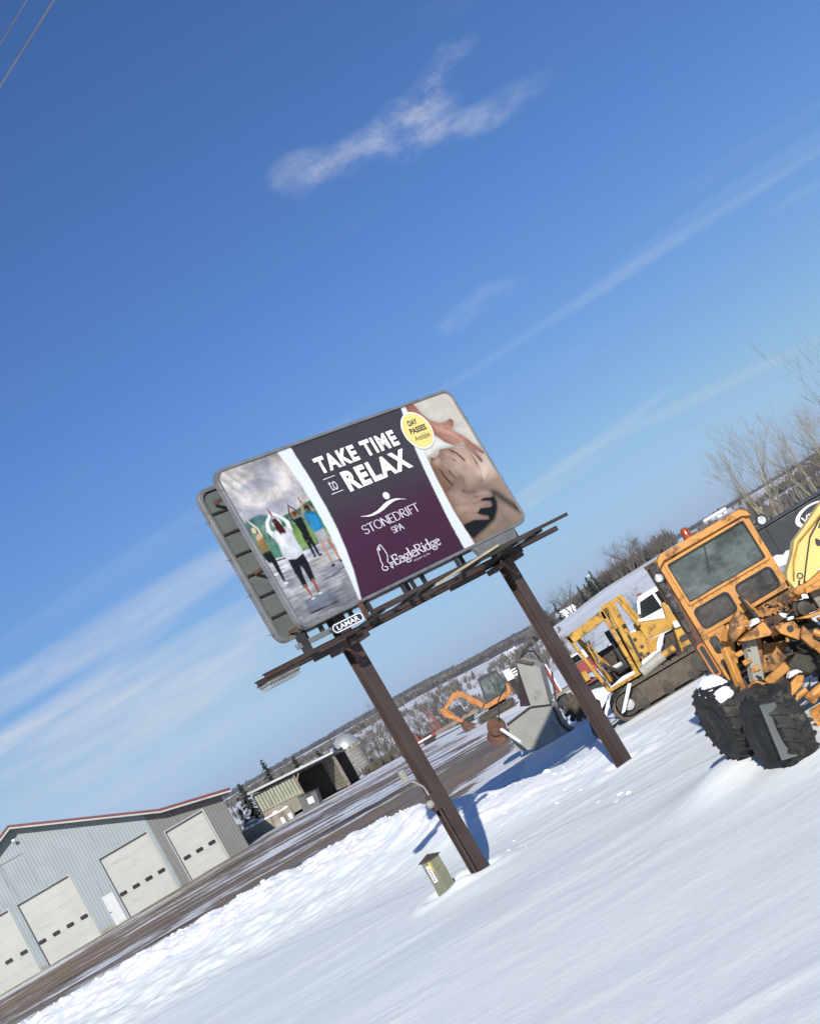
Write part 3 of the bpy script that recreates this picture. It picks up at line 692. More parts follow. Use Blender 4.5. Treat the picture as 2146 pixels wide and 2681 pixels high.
lg = polym([(.60, 1.42), (.80, 1.37), (1.02, 1.42), (1.02, 1.20), (.95, .84), (.83, .82), (.83, 1.10), (.80, 1.22), (.74, 1.05), (.70, .78), (.59, .78), (.58, 1.15)]); lay(lg, srgb(42, 46, 54), 1); shade(lg, 8, .5)
lay(limb([(.645, .79), (.665, .56)], .040, .024), SKD, 0); lay(limb([(.89, .84), (.875, .58)], .040, .024), SKD, 0)
lay(ell(.66, .505, .055, .028), srgb(190, 194, 204), 0); lay(ell(.885, .535, .05, .026), srgb(190, 194, 204), 0)
# creases in the vinyl at the upper corner are printed over by light patches
# right picture: a massage seen from above
cream = srgb(206, 196, 182) * (1 - .22 * ss(6.0, 5.7, GS) - .18 * ss(3.0, 2.7, GT + .2 * (GS - 6.4)))[..., None] * (1 + .10 * n_a)[..., None]
right_ = (GS > eRr - .02).astype(float); lay(right_, cream, 0)
lay(polym([(6.9, 2.75), (7.5, 2.62), (7.5, 2.1), (6.9, 2.2)]) * right_, srgb(216, 204, 192), 4, .8)
lay(polym([(5.6, 2.7), (6.25, 2.72), (6.6, 2.35), (6.1, 2.42), (5.65, 2.3)]) * right_, srgb(226, 222, 216), 3, .9)
body = polym([(5.4, 1.5), (6.3, 1.2), (6.7, 1.25), (7.1, 1.4), (7.5, 1.75), (7.5, 0), (5.3, 0)]) * right_
lay(body, srgb(176, 146, 124), 2)
lay(polym([(7.0, 2.2), (7.5, 1.95), (7.5, 1.3), (7.0, 1.25), (6.7, 1.3), (6.9, 1.7)]) * right_, srgb(204, 178, 160), 5, .9)
face = polym([(5.58, 2.05), (5.64, 2.18), (5.72, 2.26), (5.84, 2.24), (6.0, 2.27), (6.14, 2.37), (6.34, 2.34), (6.55, 2.31), (6.70, 2.31), (6.84, 2.33), (6.97, 2.22), (7.0, 1.9), (7.02, 1.6), (6.9, 1.32), (6.67, 1.2), (6.28, 1.12), (5.9, 1.22), (5.55, 1.36), (5.52, 1.75)])
lay(face * right_, srgb(198, 160, 136), 1); shade(face, 26, .55)
lay(ell(6.55, 1.75, .42, .40) * right_, srgb(214, 180, 158), 12, .75)
lay(ell(5.80, 1.65, .24, .45) * right_, srgb(170, 128, 104), 12, .6)
for q, r0, r1, c in (([(6.42, 2.26), (6.56, 2.14), (6.66, 1.92)], .022, .030, srgb(104, 66, 52)), ([(5.80, 1.92), (5.80, 1.74), (5.88, 1.52)], .016, .022, srgb(84, 54, 44)),
                     ([(6.03, 1.83), (6.05, 1.72), (6.11, 1.60)], .020, .012, srgb(74, 46, 38)), ([(5.73, 2.24), (5.77, 2.20), (5.84, 2.21)], .020, .010, srgb(90, 58, 48)),
                     ([(6.0, 2.22), (6.03, 2.12)], .012, .010, srgb(104, 68, 56)), ([(6.12, 2.26), (6.28, 2.14), (6.38, 1.99)], .012, .022, srgb(120, 80, 64))):
    lay(limb(q, r0, r1) * right_, c, 1, .9)
lay(limb([(6.22, 2.23), (6.34, 2.08)], .05, .045) * right_, srgb(220, 184, 162), 3, .8)
# dark hair cushion under the head
lay(polym([(6.28, 1.05), (6.6, .98), (6.95, .98), (6.90, .72), (6.78, .55), (6.51, .36), (6.05, .26), (5.57, .18), (5.47, .54), (5.9, .6)]) * right_, srgb(52, 44, 40), 3)
lay(polym([(6.85, 1.02), (7.05, 1.0), (7.45, .45), (7.45, .15), (7.30, .35)]) * right_, srgb(66, 54, 48), 6, .9)
# lower hand
hand = polym([(5.54, 1.40), (5.80, 1.42), (6.0, 1.50), (6.14, 1.60), (6.25, 1.66), (6.33, 1.60), (6.33, 1.48), (6.2, 1.40), (6.02, 1.25), (6.25, 1.14), (6.5, 1.10), (6.69, 1.08), (6.91, .98), (6.92, .90), (6.84, .87), (6.55, .93), (6.42, .90), (6.55, .86), (6.72, .79), (6.70, .69), (6.6, .67), (6.3, .74), (6.1, .66), (6.25, .56), (6.38, .51), (6.36, .43), (6.2, .46), (5.9, .56), (5.5, .55), (5.5, 1.0)])
lay(hand * right_, srgb(204, 164, 142), 1); shade(hand, 16, .5)
for q in ([(6.30, 1.04), (6.58, .98), (6.86, .92)], [(6.18, .90), (6.40, .89), (6.60, .83)], [(6.02, .70), (6.22, .64), (6.36, .50)]): lay(limb(q, .012, .010) * right_, srgb(140, 98, 80), 1, .7)
for q in ([(5.75, 1.15), (6.1, 1.0)], [(5.7, .95), (6.0, .85)], [(5.7, 1.30), (5.95, 1.2)]): lay(limb(q, .05, .03) * right_, srgb(220, 182, 160), 4, .6)
# upper arm and hand
arm = polym([(5.86, 3.6), (6.15, 3.6), (6.24, 3.30), (6.36, 3.10), (6.56, 2.96), (6.80, 2.93), (6.98, 2.97), (7.05, 2.90), (6.98, 2.78), (6.80, 2.72), (7.06, 2.48), (7.28, 2.14), (7.41, 1.92), (7.36, 1.88), (7.16, 2.06), (7.22, 1.74), (7.14, 1.70), (7.05, 1.98), (6.92, 2.34), (6.63, 2.32), (6.42, 2.48), (6.26, 2.70), (6.05, 3.0), (5.92, 3.3)])
lay(arm * right_, srgb(192, 138, 116), 1); shade(arm, 14, .55)
lay(limb([(6.45, 2.86), (6.75, 2.62), (7.0, 2.36)], .05, .03) * right_, srgb(214, 164, 142), 4, .6)
lay(limb([(6.80, 2.70), (6.66, 2.80)], .010) * right_, srgb(130, 84, 70), 1, .7)
lay(limb([(6.99, 2.20), (6.99, 1.70)], .012, .016) * right_, srgb(110, 70, 58), 1, .8)
# photographic tone: grain, leaf and skin texture, light falling from the upper right
tone = 1 + .34 * np.clip(fbm(GS * 4.5, GT * 4.5, 21, 4), -.5, .5) * (GS < eLl) + .10 * fbm(GS * 16, GT * 16, 23, 3)
IMG *= tone[..., None]
rm = (GS > eRr)
lit = .60 + .42 * ss(5.5, 7.1, GS * .75 + GT * .55 + .25) + .16 * fbm(GS * 2.2, GT * 2.2, 27, 4)
skin = np.clip(face + hand + arm + body, 0, 1) * rm
IMG *= (1 - skin * (1 - np.clip(lit, .45, 1.1)))[..., None]
cont = blur(np.clip(hand, 0, 1), 9); IMG *= (1 - .45 * np.clip(cont - hand, 0, 1) * rm)[..., None]          # contact shadows round the hands
cont = blur(np.clip(arm, 0, 1), 9); IMG *= (1 - .40 * np.clip(cont - arm, 0, 1) * rm)[..., None]
for q_, r0, r1 in (([(5.62, 1.05), (5.95, .98), (6.2, .96)], .015, .01), ([(5.6, .80), (5.9, .76), (6.08, .74)], .015, .01), ([(6.35, 2.72), (6.6, 2.6), (6.8, 2.48)], .018, .01), ([(6.0, 3.25), (6.15, 3.0), (6.35, 2.85)], .03, .02)): lay(limb(q_, r0, r1) * rm, srgb(112, 74, 60), 3, .5)
for q_, r0, r1 in (([(6.62, 2.26), (6.86, 2.26), (6.95, 2.0)], .05, .03), ([(5.74, 2.12), (5.9, 2.16)], .05, .05), ([(6.9, 1.5), (7.3, 1.6)], .12, .1), ([(6.5, 1.07), (6.82, .97)], .03, .03)): lay(limb(q_, r0, r1) * rm, srgb(226, 196, 176), 6, .55)
lm = (GS < eLl)
for k in range(16):          # wet boards and their joints
    y0_ = .08 + .085 * k; lay(limb([(.06, y0_ + .03), (1.9, y0_ - .02)], .006 + .003 * (k % 3)) * lm * (GT < 1.45) * np.clip(fbm(GS * 3, GT * 9, 40 + k, 2) * 3 + .3, 0, 1), srgb(78, 80, 90), 0, .6)
for k in range(60):          # leaves catching light
    rkx = random.Random(k); lay(ell(rkx.uniform(.1, 1.85), rkx.uniform(1.55, 2.28), rkx.uniform(.012, .03), rkx.uniform(.01, .02)) * lm * (1 - np.clip(ws + wh + bs_ + lg + gs2, 0, 1)), srgb(*rkx.choice(((150, 178, 160), (40, 78, 66), (180, 196, 176), (120, 150, 60)))), 1, .55)
# purple panel and white bands
pan = ((GS > eLr) & (GS < eRl)).astype(float)
pc = srgb(66, 62, 68) + (srgb(70, 34, 60) - srgb(66, 62, 68)) * ss(2.5, 1.2, GT)[..., None]
pc = pc * (1 - .10 * ss(1.0, 0, GT))[..., None] * (1 + .10 * n_a)[..., None]
lay(pan, pc, 0)
lay((((GS >= eLl) & (GS <= eLr)) | ((GS >= eRl) & (GS <= eRr))).astype(float), srgb(228, 233, 234), 1)
pic = ((GS < eLl) | (GS > eRr)).astype(float)[..., None]
loc_ = np.stack([blur(IMG[..., c], 22) for c in range(3)], -1)
IMG = IMG + pic * (IMG - loc_) * .22                       # crisper local contrast inside the two photographs
gry = IMG.mean(-1, keepdims=True); IMG = IMG + pic * (gry - IMG) * .15
IMG *= (1 + .05 * n_c)[..., None]
IMG = np.clip(IMG * 0.84, 0.004, 0.80)
# the vinyl with slight sags and creases near its corners
rel = 0.012 * fbm(GS * .9, GT * 1.1, 61, 3) + 0.03 * np.exp(-(np.hypot(GS - .1, GT - 3.55) / .55) ** 2) * np.sin((GS * 1.0 + GT * .62) * 26)
rel = rel * np.clip(np.minimum.reduce([GS, BW - GS, GT, BH - GT]) / .3, 0, 1)
verts = np.zeros((NY, NX, 3)); off = -0.012 - np.clip(rel, -.01, .03)
verts[..., 0] = BL.x + bd.x * GS + bn.x * off; verts[..., 1] = BL.y + bd.y * GS + bn.y * off; verts[..., 2] = BZ + GT
verts -= np.array(bill.location)
ii = np.arange(NY * NX).reshape(NY, NX)
q = np.stack([ii[:-1, :-1], ii[:-1, 1:], ii[1:, 1:], ii[1:, :-1]], -1)
cxs = (GS[:-1, :-1] + GS[1:, 1:]) / 2; cys = (GT[:-1, :-1] + GT[1:, 1:]) / 2
rc = 0.25; qx = np.maximum(np.abs(cxs - BW / 2) - (BW / 2 - rc), 0); qy = np.maximum(np.abs(cys - BH / 2) - (BH / 2 - rc), 0)
q = q[np.hypot(qx, qy) < rc - .03]
me = bpy.data.meshes.new('poster')
me.vertices.add(NY * NX); me.vertices.foreach_set('co', verts.ravel())
me.loops.add(q.size); me.loops.foreach_set('vertex_index', q.ravel().astype(np.int32))
me.polygons.add(len(q)); me.polygons.foreach_set('loop_start', np.arange(0, q.size, 4, dtype=np.int32)); me.polygons.foreach_set('use_smooth', np.ones(len(q), bool))
me.update(calc_edges=True)
ca = me.color_attributes.new('ink', 'FLOAT_COLOR', 'POINT')
ca.data.foreach_set('color', np.concatenate([IMG, np.ones((NY, NX, 1))], -1).astype(np.float32).ravel())
me.materials.append(MATS['poster_print'])
poster = link('poster', me, bill)
poster['label'] = 'purple spa poster with yoga photo at left and massage photo at right'

# -------- lettering
dz = 0.034
text_part('headline', 'TAKE TIME', 'white_print', poster, BP, 2.52, 2.81, 2.56, .39, dz, bold=.050, space=1.20)
text_part('headline', 'RELAX', 'white_print', poster, BP, 3.01, 2.225, 2.07, .485, dz, bold=.052, space=1.20)
text_part('lettering', 'to', 'lilac_print', poster, BP, 2.56, 2.385, .22, .235, dz)
for y0 in (2.68, 2.32): MB().prism([(2.50, y0), (2.86, y0), (2.86, y0 + .018), (2.50, y0 + .018)], BP, dz - .002, dz).build('lettering_rule', 'lilac_print', poster)
MB().prism([(3.873 + .095 * math.cos(R(a)), 1.853 + .085 * math.sin(R(a))) for a in range(0, 360, 15)], BP, dz - .002, dz).build('logo', 'white_print', poster)
sw_t = [(2.91, 1.655), (3.05, 1.62), (3.2, 1.605), (3.4, 1.625), (3.55, 1.665), (3.68, 1.705), (3.8, 1.728), (3.92, 1.735), (4.1, 1.712), (4.34, 1.615)]
sw_b = [(4.34, 1.605), (4.2, 1.655), (4.05, 1.675), (3.92, 1.665), (3.76, 1.632), (3.6, 1.59), (3.43, 1.565), (3.25, 1.56), (3.10, 1.58), (2.91, 1.645)]
MB().prism(sw_t + sw_b, BP, dz - .002, dz).build('logo', 'white_print', poster)

# two hand-drawn alphabets: a thin flared capital and an old-style serif, pen strokes with thick and thin
def pen(strokes, fn, x, y, sx, sy, thick, thin, d):
    m = MB()
    for st in strokes:
        P = [Vector((x + a * sx, y + b * sy)) for a, b in st]
        for p, q_ in zip(P[:-1], P[1:]):
            v = q_ - p
            if v.length < 1e-6: continue
            u = v.normalized(); wgt = thin + (thick - thin) * abs(u.y) ** 1.3
            nrm = Vector((-u.y, u.x)) * wgt / 2; e = u * thin * .3
            m.quad(fn(*(p - nrm - e), d), fn(*(q_ - nrm + e), d), fn(*(q_ + nrm + e), d), fn(*(p + nrm - e), d))
    return m
def arc(cx, cy, rx, ry, a0, a1, n=10): return [(cx + rx * math.cos(R(a0 + (a1 - a0) * k / n)), cy + ry * math.sin(R(a0 + (a1 - a0) * k / n))) for k in range(n + 1)]
GL = {   # advance width, strokes on a cap height of 1
 'S': (.62, [arc(.30, .74, .24, .24, 30, 250, 10) + arc(.30, .26, .26, .25, 70, -150, 10)]),
 'T': (.66, [[(.02, .97), (.64, .97)], [(.33, .97), (.33, 0)]]),
 'O': (.86, [arc(.43, .5, .38, .49, 0, 360, 24)]),
 'N': (.80, [[(.08, 0), (.08, 1)], [(.08, 1), (.70, 0)], [(.70, 0), (.70, 1)]]),
 'E': (.58, [[(.09, 0), (.09, 1)], [(.09, .98), (.50, .98)], [(.09, .52), (.44, .52)], [(.09, .02), (.52, .02)]]),
 'D': (.80, [[(.09, 0), (.09, 1)], [(.09, .98), (.30, .98)] + arc(.30, .5, .42, .48, 90, -90, 14) + [(.09, .02)]]),
 'R': (.68, [[(.09, 0), (.09, 1)], [(.09, .98), (.28, .98)] + arc(.28, .74, .26, .24, 90, -90, 8) + [(.09, .50)], [(.26, .50), (.64, 0)]]),
 'I': (.28, [[(.12, 0), (.12, 1)]]),
 'F': (.54, [[(.09, 0), (.09, 1)], [(.09, .98), (.50, .98)], [(.09, .52), (.44, .52)]]),
 'P': (.62, [[(.09, 0), (.09, 1)], [(.09, .98), (.28, .98)] + arc(.28, .73, .27, .25, 90, -90, 8) + [(.09, .48)]]),
 'A': (.74, [[(.02, 0), (.37, 1)], [(.37, 1), (.72, 0)], [(.16, .36), (.58, .36)]]),
 'M': (.95, [[(.06, 0), (.14, 1)], [(.14, 1), (.47, .1)], [(.47, .1), (.80, 1)], [(.80, 1), (.88, 0)]]),
 'L': (.56, [[(.09, 0), (.09, 1)], [(.09, .02), (.52, .02)]]),
 '&': (.7, [arc(.33, .78, .17, .2, -60, 240, 10) + [(.6, 0)], arc(.30, .26, .25, .26, 120, 400, 10)]),
 'a': (.50, [arc(.22, .20, .19, .20, 60, 360, 12), [(.41, .46), (.41, 0)], [(.06, .56), (.22, .64), (.40, .52)]]),
 'g': (.54, [arc(.24, .40, .18, .20, 0, 360, 12), [(.40, .55), (.52, .60)], [(.14, .22), (.10, .10), (.38, .06), (.46, -.08)], arc(.24, -.12, .22, .14, 30, 340, 10)]),
 'l': (.26, [[(.12, 0), (.12, 1.05)], [(.04, 1.02), (.12, 1.05)], [(.03, .02), (.21, .02)]]),
 'e': (.50, [[(.06, .34), (.42, .38)], arc(.24, .30, .20, .32, 15, 320, 14)]),
 'i': (.27, [[(.13, 0), (.13, .62)], [(.04, .58), (.13, .62)], [(.04, .02), (.22, .02)], [(.10, .82), (.16, .90)]]),
 'd': (.58, [arc(.24, .30, .20, .31, 50, 310, 14), [(.45, 0), (.45, 1.05)], [(.36, 1.02), (.45, 1.05)], [(.45, .02), (.55, .03)]])}
SERIF = {'E': [[(.0, .01), (.2, .01)], [(.0, .99), (.2, .99)], [(.5, .98), (.52, .8)], [(.52, .02), (.56, .2)], [(.44, .42), (.44, .62)]], 'R': [[(0, .01), (.2, .01)], [(0, .99), (.2, .99)], [(.60, .01), (.74, .01)]]}
def word(name, text, m, fn, x0, y0, x1, h, thick, thin, d, parent, serif=False):
    tot = sum(GL[c][0] for c in text); sx = (x1 - x0) / tot; x = x0; out = MB()
    for c in text:
        st = GL[c][1] + (SERIF.get(c, []) if serif else [])
        if not serif: st = st
        k = pen(st, fn, x, y0, sx, h, thick, thin, d); out.add(k.v, k.f); x += GL[c][0] * sx
    return out.build(name, m, parent, smooth=0, fix=False)
word('lettering', 'STONEDRIFT', 'lilac_print', BP, 2.75, 1.255, 4.56, .195, .032, .017, dz, poster)
word('lettering', 'SPA', 'lilac_print', BP, 3.49, 1.03, 3.84, .14, .030, .016, dz, poster)
word('lettering', 'EagleRidge', 'lilac_print', BP, 3.06, .385, 4.60, .225, .044, .020, dz, poster, True)
text_part('lettering', 'RESORT & SPA', 'lilac_print', poster, BP, 3.60, .285, .53, .04, dz, space=1.25)
bird = [[(2.97, .93), (2.88, .895), (2.83, .86), (2.825, .80), (2.80, .78), (2.79, .70), (2.745, .60), (2.755, .52), (2.69, .47), (2.68, .41), (2.74, .375), (2.82, .385), (2.83, .43), (2.775, .465)],
        [(2.97, .93), (3.0, .82), (3.005, .68), (2.97, .60), (2.915, .54), (2.93, .485), (3.05, .475)], [(2.93, .485), (2.96, .45), (3.02, .43)], [(2.96, .45), (2.92, .41), (2.98, .385)], [(2.92, .41), (2.96, .355)],
        [(2.87, .87), (2.87, .82)], [(2.91, .885), (2.90, .83)]]
pen(bird, BP, 0, 0, 1, 1, .026, .024, dz).build('logo', 'lilac_print', poster, smooth=0, fix=False)
bx_, by_ = 5.80, 2.97
MB().prism([(bx_ + .46 * math.cos(R(a)), by_ + .475 * math.sin(R(a))) for a in range(0, 360, 8)], BP, dz - .006, dz - .002).build('badge', 'white_print', poster)
MB().prism([(bx_ + .425 * math.cos(R(a)), by_ + .44 * math.sin(R(a))) for a in range(0, 360, 8)], BP, dz - .001, dz + .003).build('badge_face', 'yellow_print', poster)
text_part('lettering', 'DAY', 'purple_letter', poster, BP, 5.62, 3.12, .32, .135, dz + .007, bold=.035, shear=.1)
text_part('lettering', 'PASSES', 'purple_letter', poster, BP, 5.54, 2.92, .56, .145, dz + .007, bold=.035, shear=.1)
text_part('lettering', 'Available', 'purple_letter', poster, BP, 5.56, 2.735, .52, .135, dz + .007, shear=.25)

# -------- frame, rear face
OUT = roundrect(0, 0, BW, BH, .26); INN = roundrect(.062, .062, BW - .062, BH - .062, .21)
MB().ring(OUT, INN, BP, -.11, .045).build('poster_frame', 'galvanised', bill, bevel=.008)
MB().prism(roundrect(.03, .03, BW - .03, BH - .03, .23), BP, -.10, -.03).build('backing_panel', 'dark_steel', bill)
def BR(a, b, c): return B(a, .82 - c, BZ + .03 + b)
RH = 3.58
MB().ring(roundrect(0, 0, BW, RH, .26), roundrect(.09, .09, BW - .09, RH - .09, .19), BR, -.09, .07).build('rear_frame', 'galvanised', bill, bevel=.008)
rear = MB().prism(roundrect(.03, .03, BW - .03, RH - .03, .23), BR, -.05, -.015).build('rear_face', 'dark_steel', bill)
npan = 7; ph_ = (RH - .16) / npan
for k in range(npan):
    y0 = .08 + k * ph_
    MB().prism([(.10, y0 + .025), (BW - .10, y0 + .025), (BW - .10, y0 + ph_ - .025), (.10, y0 + ph_ - .025)], BR, -.012, .018).build('rear_panel', 'panel_grey', rear, bevel=.006)
for k in range(1, npan):
    y0 = .08 + k * ph_
    MB().prism([(.09, y0 - .022), (BW - .09, y0 - .022), (BW - .09, y0 + .022), (.09, y0 + .022)], BR, -.01, .05).build('stringer', 'dark_steel', rear)
for s_, z in ((.42, 6.05), (.42, 7.45), (.40, 9.1), (3.6, 6.05), (3.6, 9.1), (6.9, 6.05), (6.9, 9.1)):
    MB().bar(B(s_, .10, z), B(s_ - .1, .76, z), .05, .07).build('spacer_arm', 'rust_steel', bill)
for s_ in (.55, 1.9, 3.7, 5.6, 7.0):
    m = MB(); bbox(s_, s_ + .08, .115, .19, BZ - .22, BZ + BH - .15, m); m.build('upright', 'dark_steel', bill)
    m = MB(); bbox(s_, s_ + .08, .67, .745, BZ - .22, BZ + RH - .15, m); m.build('upright', 'dark_steel', bill)
for k, (b_, a_) in enumerate(((.25, 20), (1.2, -15), (2.0, 10), (2.9, -20))):      # wire clips sticking out of the edges
    for s0, sg in ((0, -1), (BW, 1)):
        p = BP(s0, b_, -.04) if sg > 0 else BR(s0, b_, 0)
        MB().tube([p, p + Vector((bd.x, bd.y, 0)) * (.13 * sg) + Vector((0, 0, .05 * math.sin(R(a_) * 3)))], .007, 5).build('wire_clip', 'rust_steel', bill)

# -------- posts: wide-flange steel
def hpost(s_, z0, z1):
    fw, dp, tf_, tw = .150, .135, .026, .014; m = MB()
    prof = [(-fw, -dp), (fw, -dp), (fw, -dp + tf_), (tw, -dp + tf_), (tw, dp - tf_), (fw, dp - tf_), (fw, dp), (-fw, dp), (-fw, dp - tf_), (-tw, dp - tf_), (-tw, -dp + tf_), (-fw, -dp + tf_)]
    m.prism(prof, lambda a, b, c: B(s_ + a, .42 + b, c), z0, z1)
    return m.build('post', 'brown_steel', bill, bevel=.008)
post1 = hpost(1.25, -.3, 9.2); post2 = hpost(6.52, -.3, 9.2)
# conduit, junction box and meter on the left post
MB().tube([B(1.06, .34, -.1), B(1.06, .34, 1.55)], .028, 8).build('conduit', 'brown_steel', post1)
bbox(.96, 1.09, .29, .45, 1.50, 1.86).build('junction_box', 'brown_steel', post1, bevel=.012)
m_ax = Vector((-bd.x, -bd.y, 0))
MB().lathe([(.02, 0), (.085, .01), (.085, .06), (.07, .09), (.03, .11)], B(.96, .35, 1.68), m_ax, 18).build('meter', 'grey_machine', post1)
MB().tube([B(.97, .30, 1.86), B(.95, .30, 2.05), B(.80, .28, 2.22), B(.66, .30, 2.34)], .022, 7).build('conduit', 'grey_machine', post1)
bbox(.60, .70, .26, .36, 2.30, 2.56).build('junction_box', 'grey_machine', post1, bevel=.01)

# -------- beams, walkway
def chan(s0, s1, o0, o1, z0, z1, name='beam', m_='brown_steel'):
    m = MB(); bbox(s0, s1, o0, o0 + .02, z0, z1, m); bbox(s0, s1, o0, o1, z0, z0 + .025, m); bbox(s0, s1, o0, o1, z1 - .025, z1, m); return m.build(name, m_, bill)
chan(-1.15, 8.55, .22, .29, 5.38, 5.50); chan(-1.15, 7.45, .56, .63, 5.34, 5.46)
for a, b_ in ((.0, .95), (4.25, 5.45)): bbox(a, b_, .06, .145, 5.24, 5.40).build('gusset_plate', 'brown_steel', bill, bevel=.006)
bbox(.98, 1.52, .02, .82, 5.20, 5.33).build('saddle', 'brown_steel', bill, bevel=.01); bbox(6.24, 6.8, .02, .82, 5.20, 5.33).build('saddle', 'brown_steel', bill, bevel=.01)
MB().bar(B(1.12, .12, 4.82), B(.78, .12, 5.34), .035, .05).build('knee_brace', 'rust_steel', bill); MB().bar(B(6.40, .12, 4.9), B(6.1, .12, 5.34), .035, .05).build('knee_brace', 'rust_steel', bill)
for o0 in (-.66, -.40): bbox(1.45, 6.9, o0, o0 + .20, 5.50, 5.54).build('walkway_plank', 'brown_steel', bill)
bbox(1.3, 8.0, -.72, -.69, 5.50, 5.58).build('walkway_edge', 'brown_steel', bill)
for s_ in (1.5, 2.55, 3.1, 4.6, 6.0, 6.9):
    m = MB(); bbox(s_, s_ + .06, -.70, .20, 5.44, 5.50, m); m.build('walkway_bracket', 'dark_steel', bill)
for s_ in (1.85, 2.95, 3.25, 4.75, 6.2): bbox(s_, s_ + .07, .0, .07, 5.48, BZ + .03).build('hanger', 'dark_steel', bill)
bbox(1.60, 1.70, -.06, .0, 5.45, 5.90).build('hanger', 'rust_steel', bill)
# ladder rails and old lamp arms under the left end
bbox(-.62, .95, -.42, -.36, 5.55, 5.66).build('lamp_arm', 'galvanised', bill, bevel=.01)
bbox(-.50, -.32, -.44, -.34, 5.42, 5.80).build('lamp_bracket', 'dark_steel', bill)
MB().bar(B(3.1, -.75, 5.44), B(5.35, -.75, 5.60), .05, .05).build('lamp_arm', 'straw', bill)
m = MB(); bbox(-1.14, -.28, .24, .60, 5.27, 5.33, m)
lamp = m.build('lamp_trough', 'galvanised', bill, bevel=.015)
for k in range(12): bbox(-1.12 + k * .07, -1.12 + k * .07 + .045, .27, .57, 5.20, 5.268).build('lamp_rib', 'silo_metal', lamp)
MB().prism([(5.45, -.30), (6.72, -.30), (6.80, -.02), (5.32, -.02)], BP, -.02, .14).build('lamp_hood', 'galvanised', bill, bevel=.02)
# maker's plate
def LP(a, b, c): return B(.46 + a, -.78 - c, 5.55 + b)
for a in (-.2, .2): MB().bar(LP(a, -.02, -.012), B(.46 + a, -.36, 5.60), .03, .03).build('plate_bracket', 'dark_steel', bill)
plate = MB().prism(roundrect(-.425, -.095, .425, .095, .094), LP, -.012, .012).build('maker_plate', 'black_paint', bill)
plate['label'] = 'small rounded black nameplate with white border and letters'
MB().ring(roundrect(-.42, -.09, .42, .09, .089), roundrect(-.398, -.068, .398, .068, .067), LP, .013, .018).build('plate_border', 'white_print', plate)
text_part('lettering', 'LAMAR', 'white_print', plate, LP, -.31, -.05, .62, .10, .017, bold=.022)

# ================================================================== pedestal beside the left post
ped = thing('utility_pedestal', 'short green-grey utility box with yellow and white stickers beside billboard post', 'utility box', (-3.2, 28.45, gz1(-3.2, 28.45)))
pa = R(47); pc_ = Vector((-3.2, 28.45, 0)); pz0 = gz1(-3.2, 28.45)
def PQ(a, b, z): return pc_ + Vector((math.cos(pa) * a - math.sin(pa) * b, math.sin(pa) * a + math.cos(pa) * b, pz0 + z))
MB().prism([(-.145, -.145), (.145, -.145), (.145, .145), (-.145, .145)], PQ, .0, .80).build('case', 'pedestal_green', ped, bevel=.012)
MB().prism([(-.153, -.153), (.153, -.153), (.153, .153), (-.153, .153)], PQ, -.15, .17).build('base', 'pedestal_green', ped, bevel=.01)
m = MB(); k = .175
m.add([PQ(-k, -k, .79), PQ(k, -k, .79), PQ(k, k, .79), PQ(-k, k, .79), PQ(-k, -k, .81), PQ(k, -k, .81), PQ(k, k, .81), PQ(-k, k, .81), PQ(0, 0, .90)], [(3, 2, 1, 0), (0, 1, 5, 4), (1, 2, 6, 5), (2, 3, 7, 6), (3, 0, 4, 7), (4, 5, 8), (5, 6, 8), (6, 7, 8), (7, 4, 8)])
m.build('cap', 'pedestal_cap', ped)
def PF(a, b, c): return PQ(-.145 - c, -a, b)          # left face, a towards the viewer
st = MB().prism([(-.06, .34), (.06, .34), (.06, .70), (-.06, .70)], PF, .001, .003).build('sticker', 'white_print', ped)
MB().prism([(.06, .56), (.125, .56), (.125, .76), (.06, .76)], PF, .001, .003).build('sticker', 'label_yellow', ped)
for k in range(6): MB().prism([(-.03, .38 + k * .045), (.02 + .01 * (k % 2), .38 + k * .045), (.02 + .01 * (k % 2), .40 + k * .045), (-.03, .40 + k * .045)], PF, .004, .005).build('print_line', 'black_print', st)
# ================================================================== garage
GY = R(13); g0 = Vector((-37.315, 97.0)); gd = Vector((math.cos(GY), math.sin(GY))); gn = Vector((-math.sin(GY), math.cos(GY)))
def G(a, dep, z): return Vector((g0.x + gd.x * a + gn.x * dep, g0.y + gd.y * a + gn.y * dep, z))
def GF(a, z, c): return G(a, -c, z)                    # facade plane, c towards the viewer
gar = thing('garage_building', 'long pale blue-grey metal garage with red roof edge and cream overhead doors', 'garage', G(4, 12, .6))
def gbox(a0, a1, d0, d1, z0, z1, m=None):
    m = m or MB(); c = [G(a, d, z) for z in (z0, z1) for a, d in ((a0, d0), (a1, d0), (a1, d1), (a0, d1))]
    return m.add(c, [(3, 2, 1, 0), (4, 5, 6, 7), (0, 1, 5, 4), (1, 2, 6, 5), (2, 3, 7, 6), (3, 0, 4, 7)])
def roofz(a): return float(np.interp(a, [-7.4, 2.11, 11.52, 16.48], [6.31, 10.58, 6.31, 5.09]))
DOORS = [(-4.75, -.65, .72, 5.58), (.02, 3.93, .78, 5.55), (6.25, 9.97, .80, 5.44)]
PDOOR = (5.19, 6.01, .85, 3.06); DOOR4 = (11.10, 14.07, .86, 4.74)
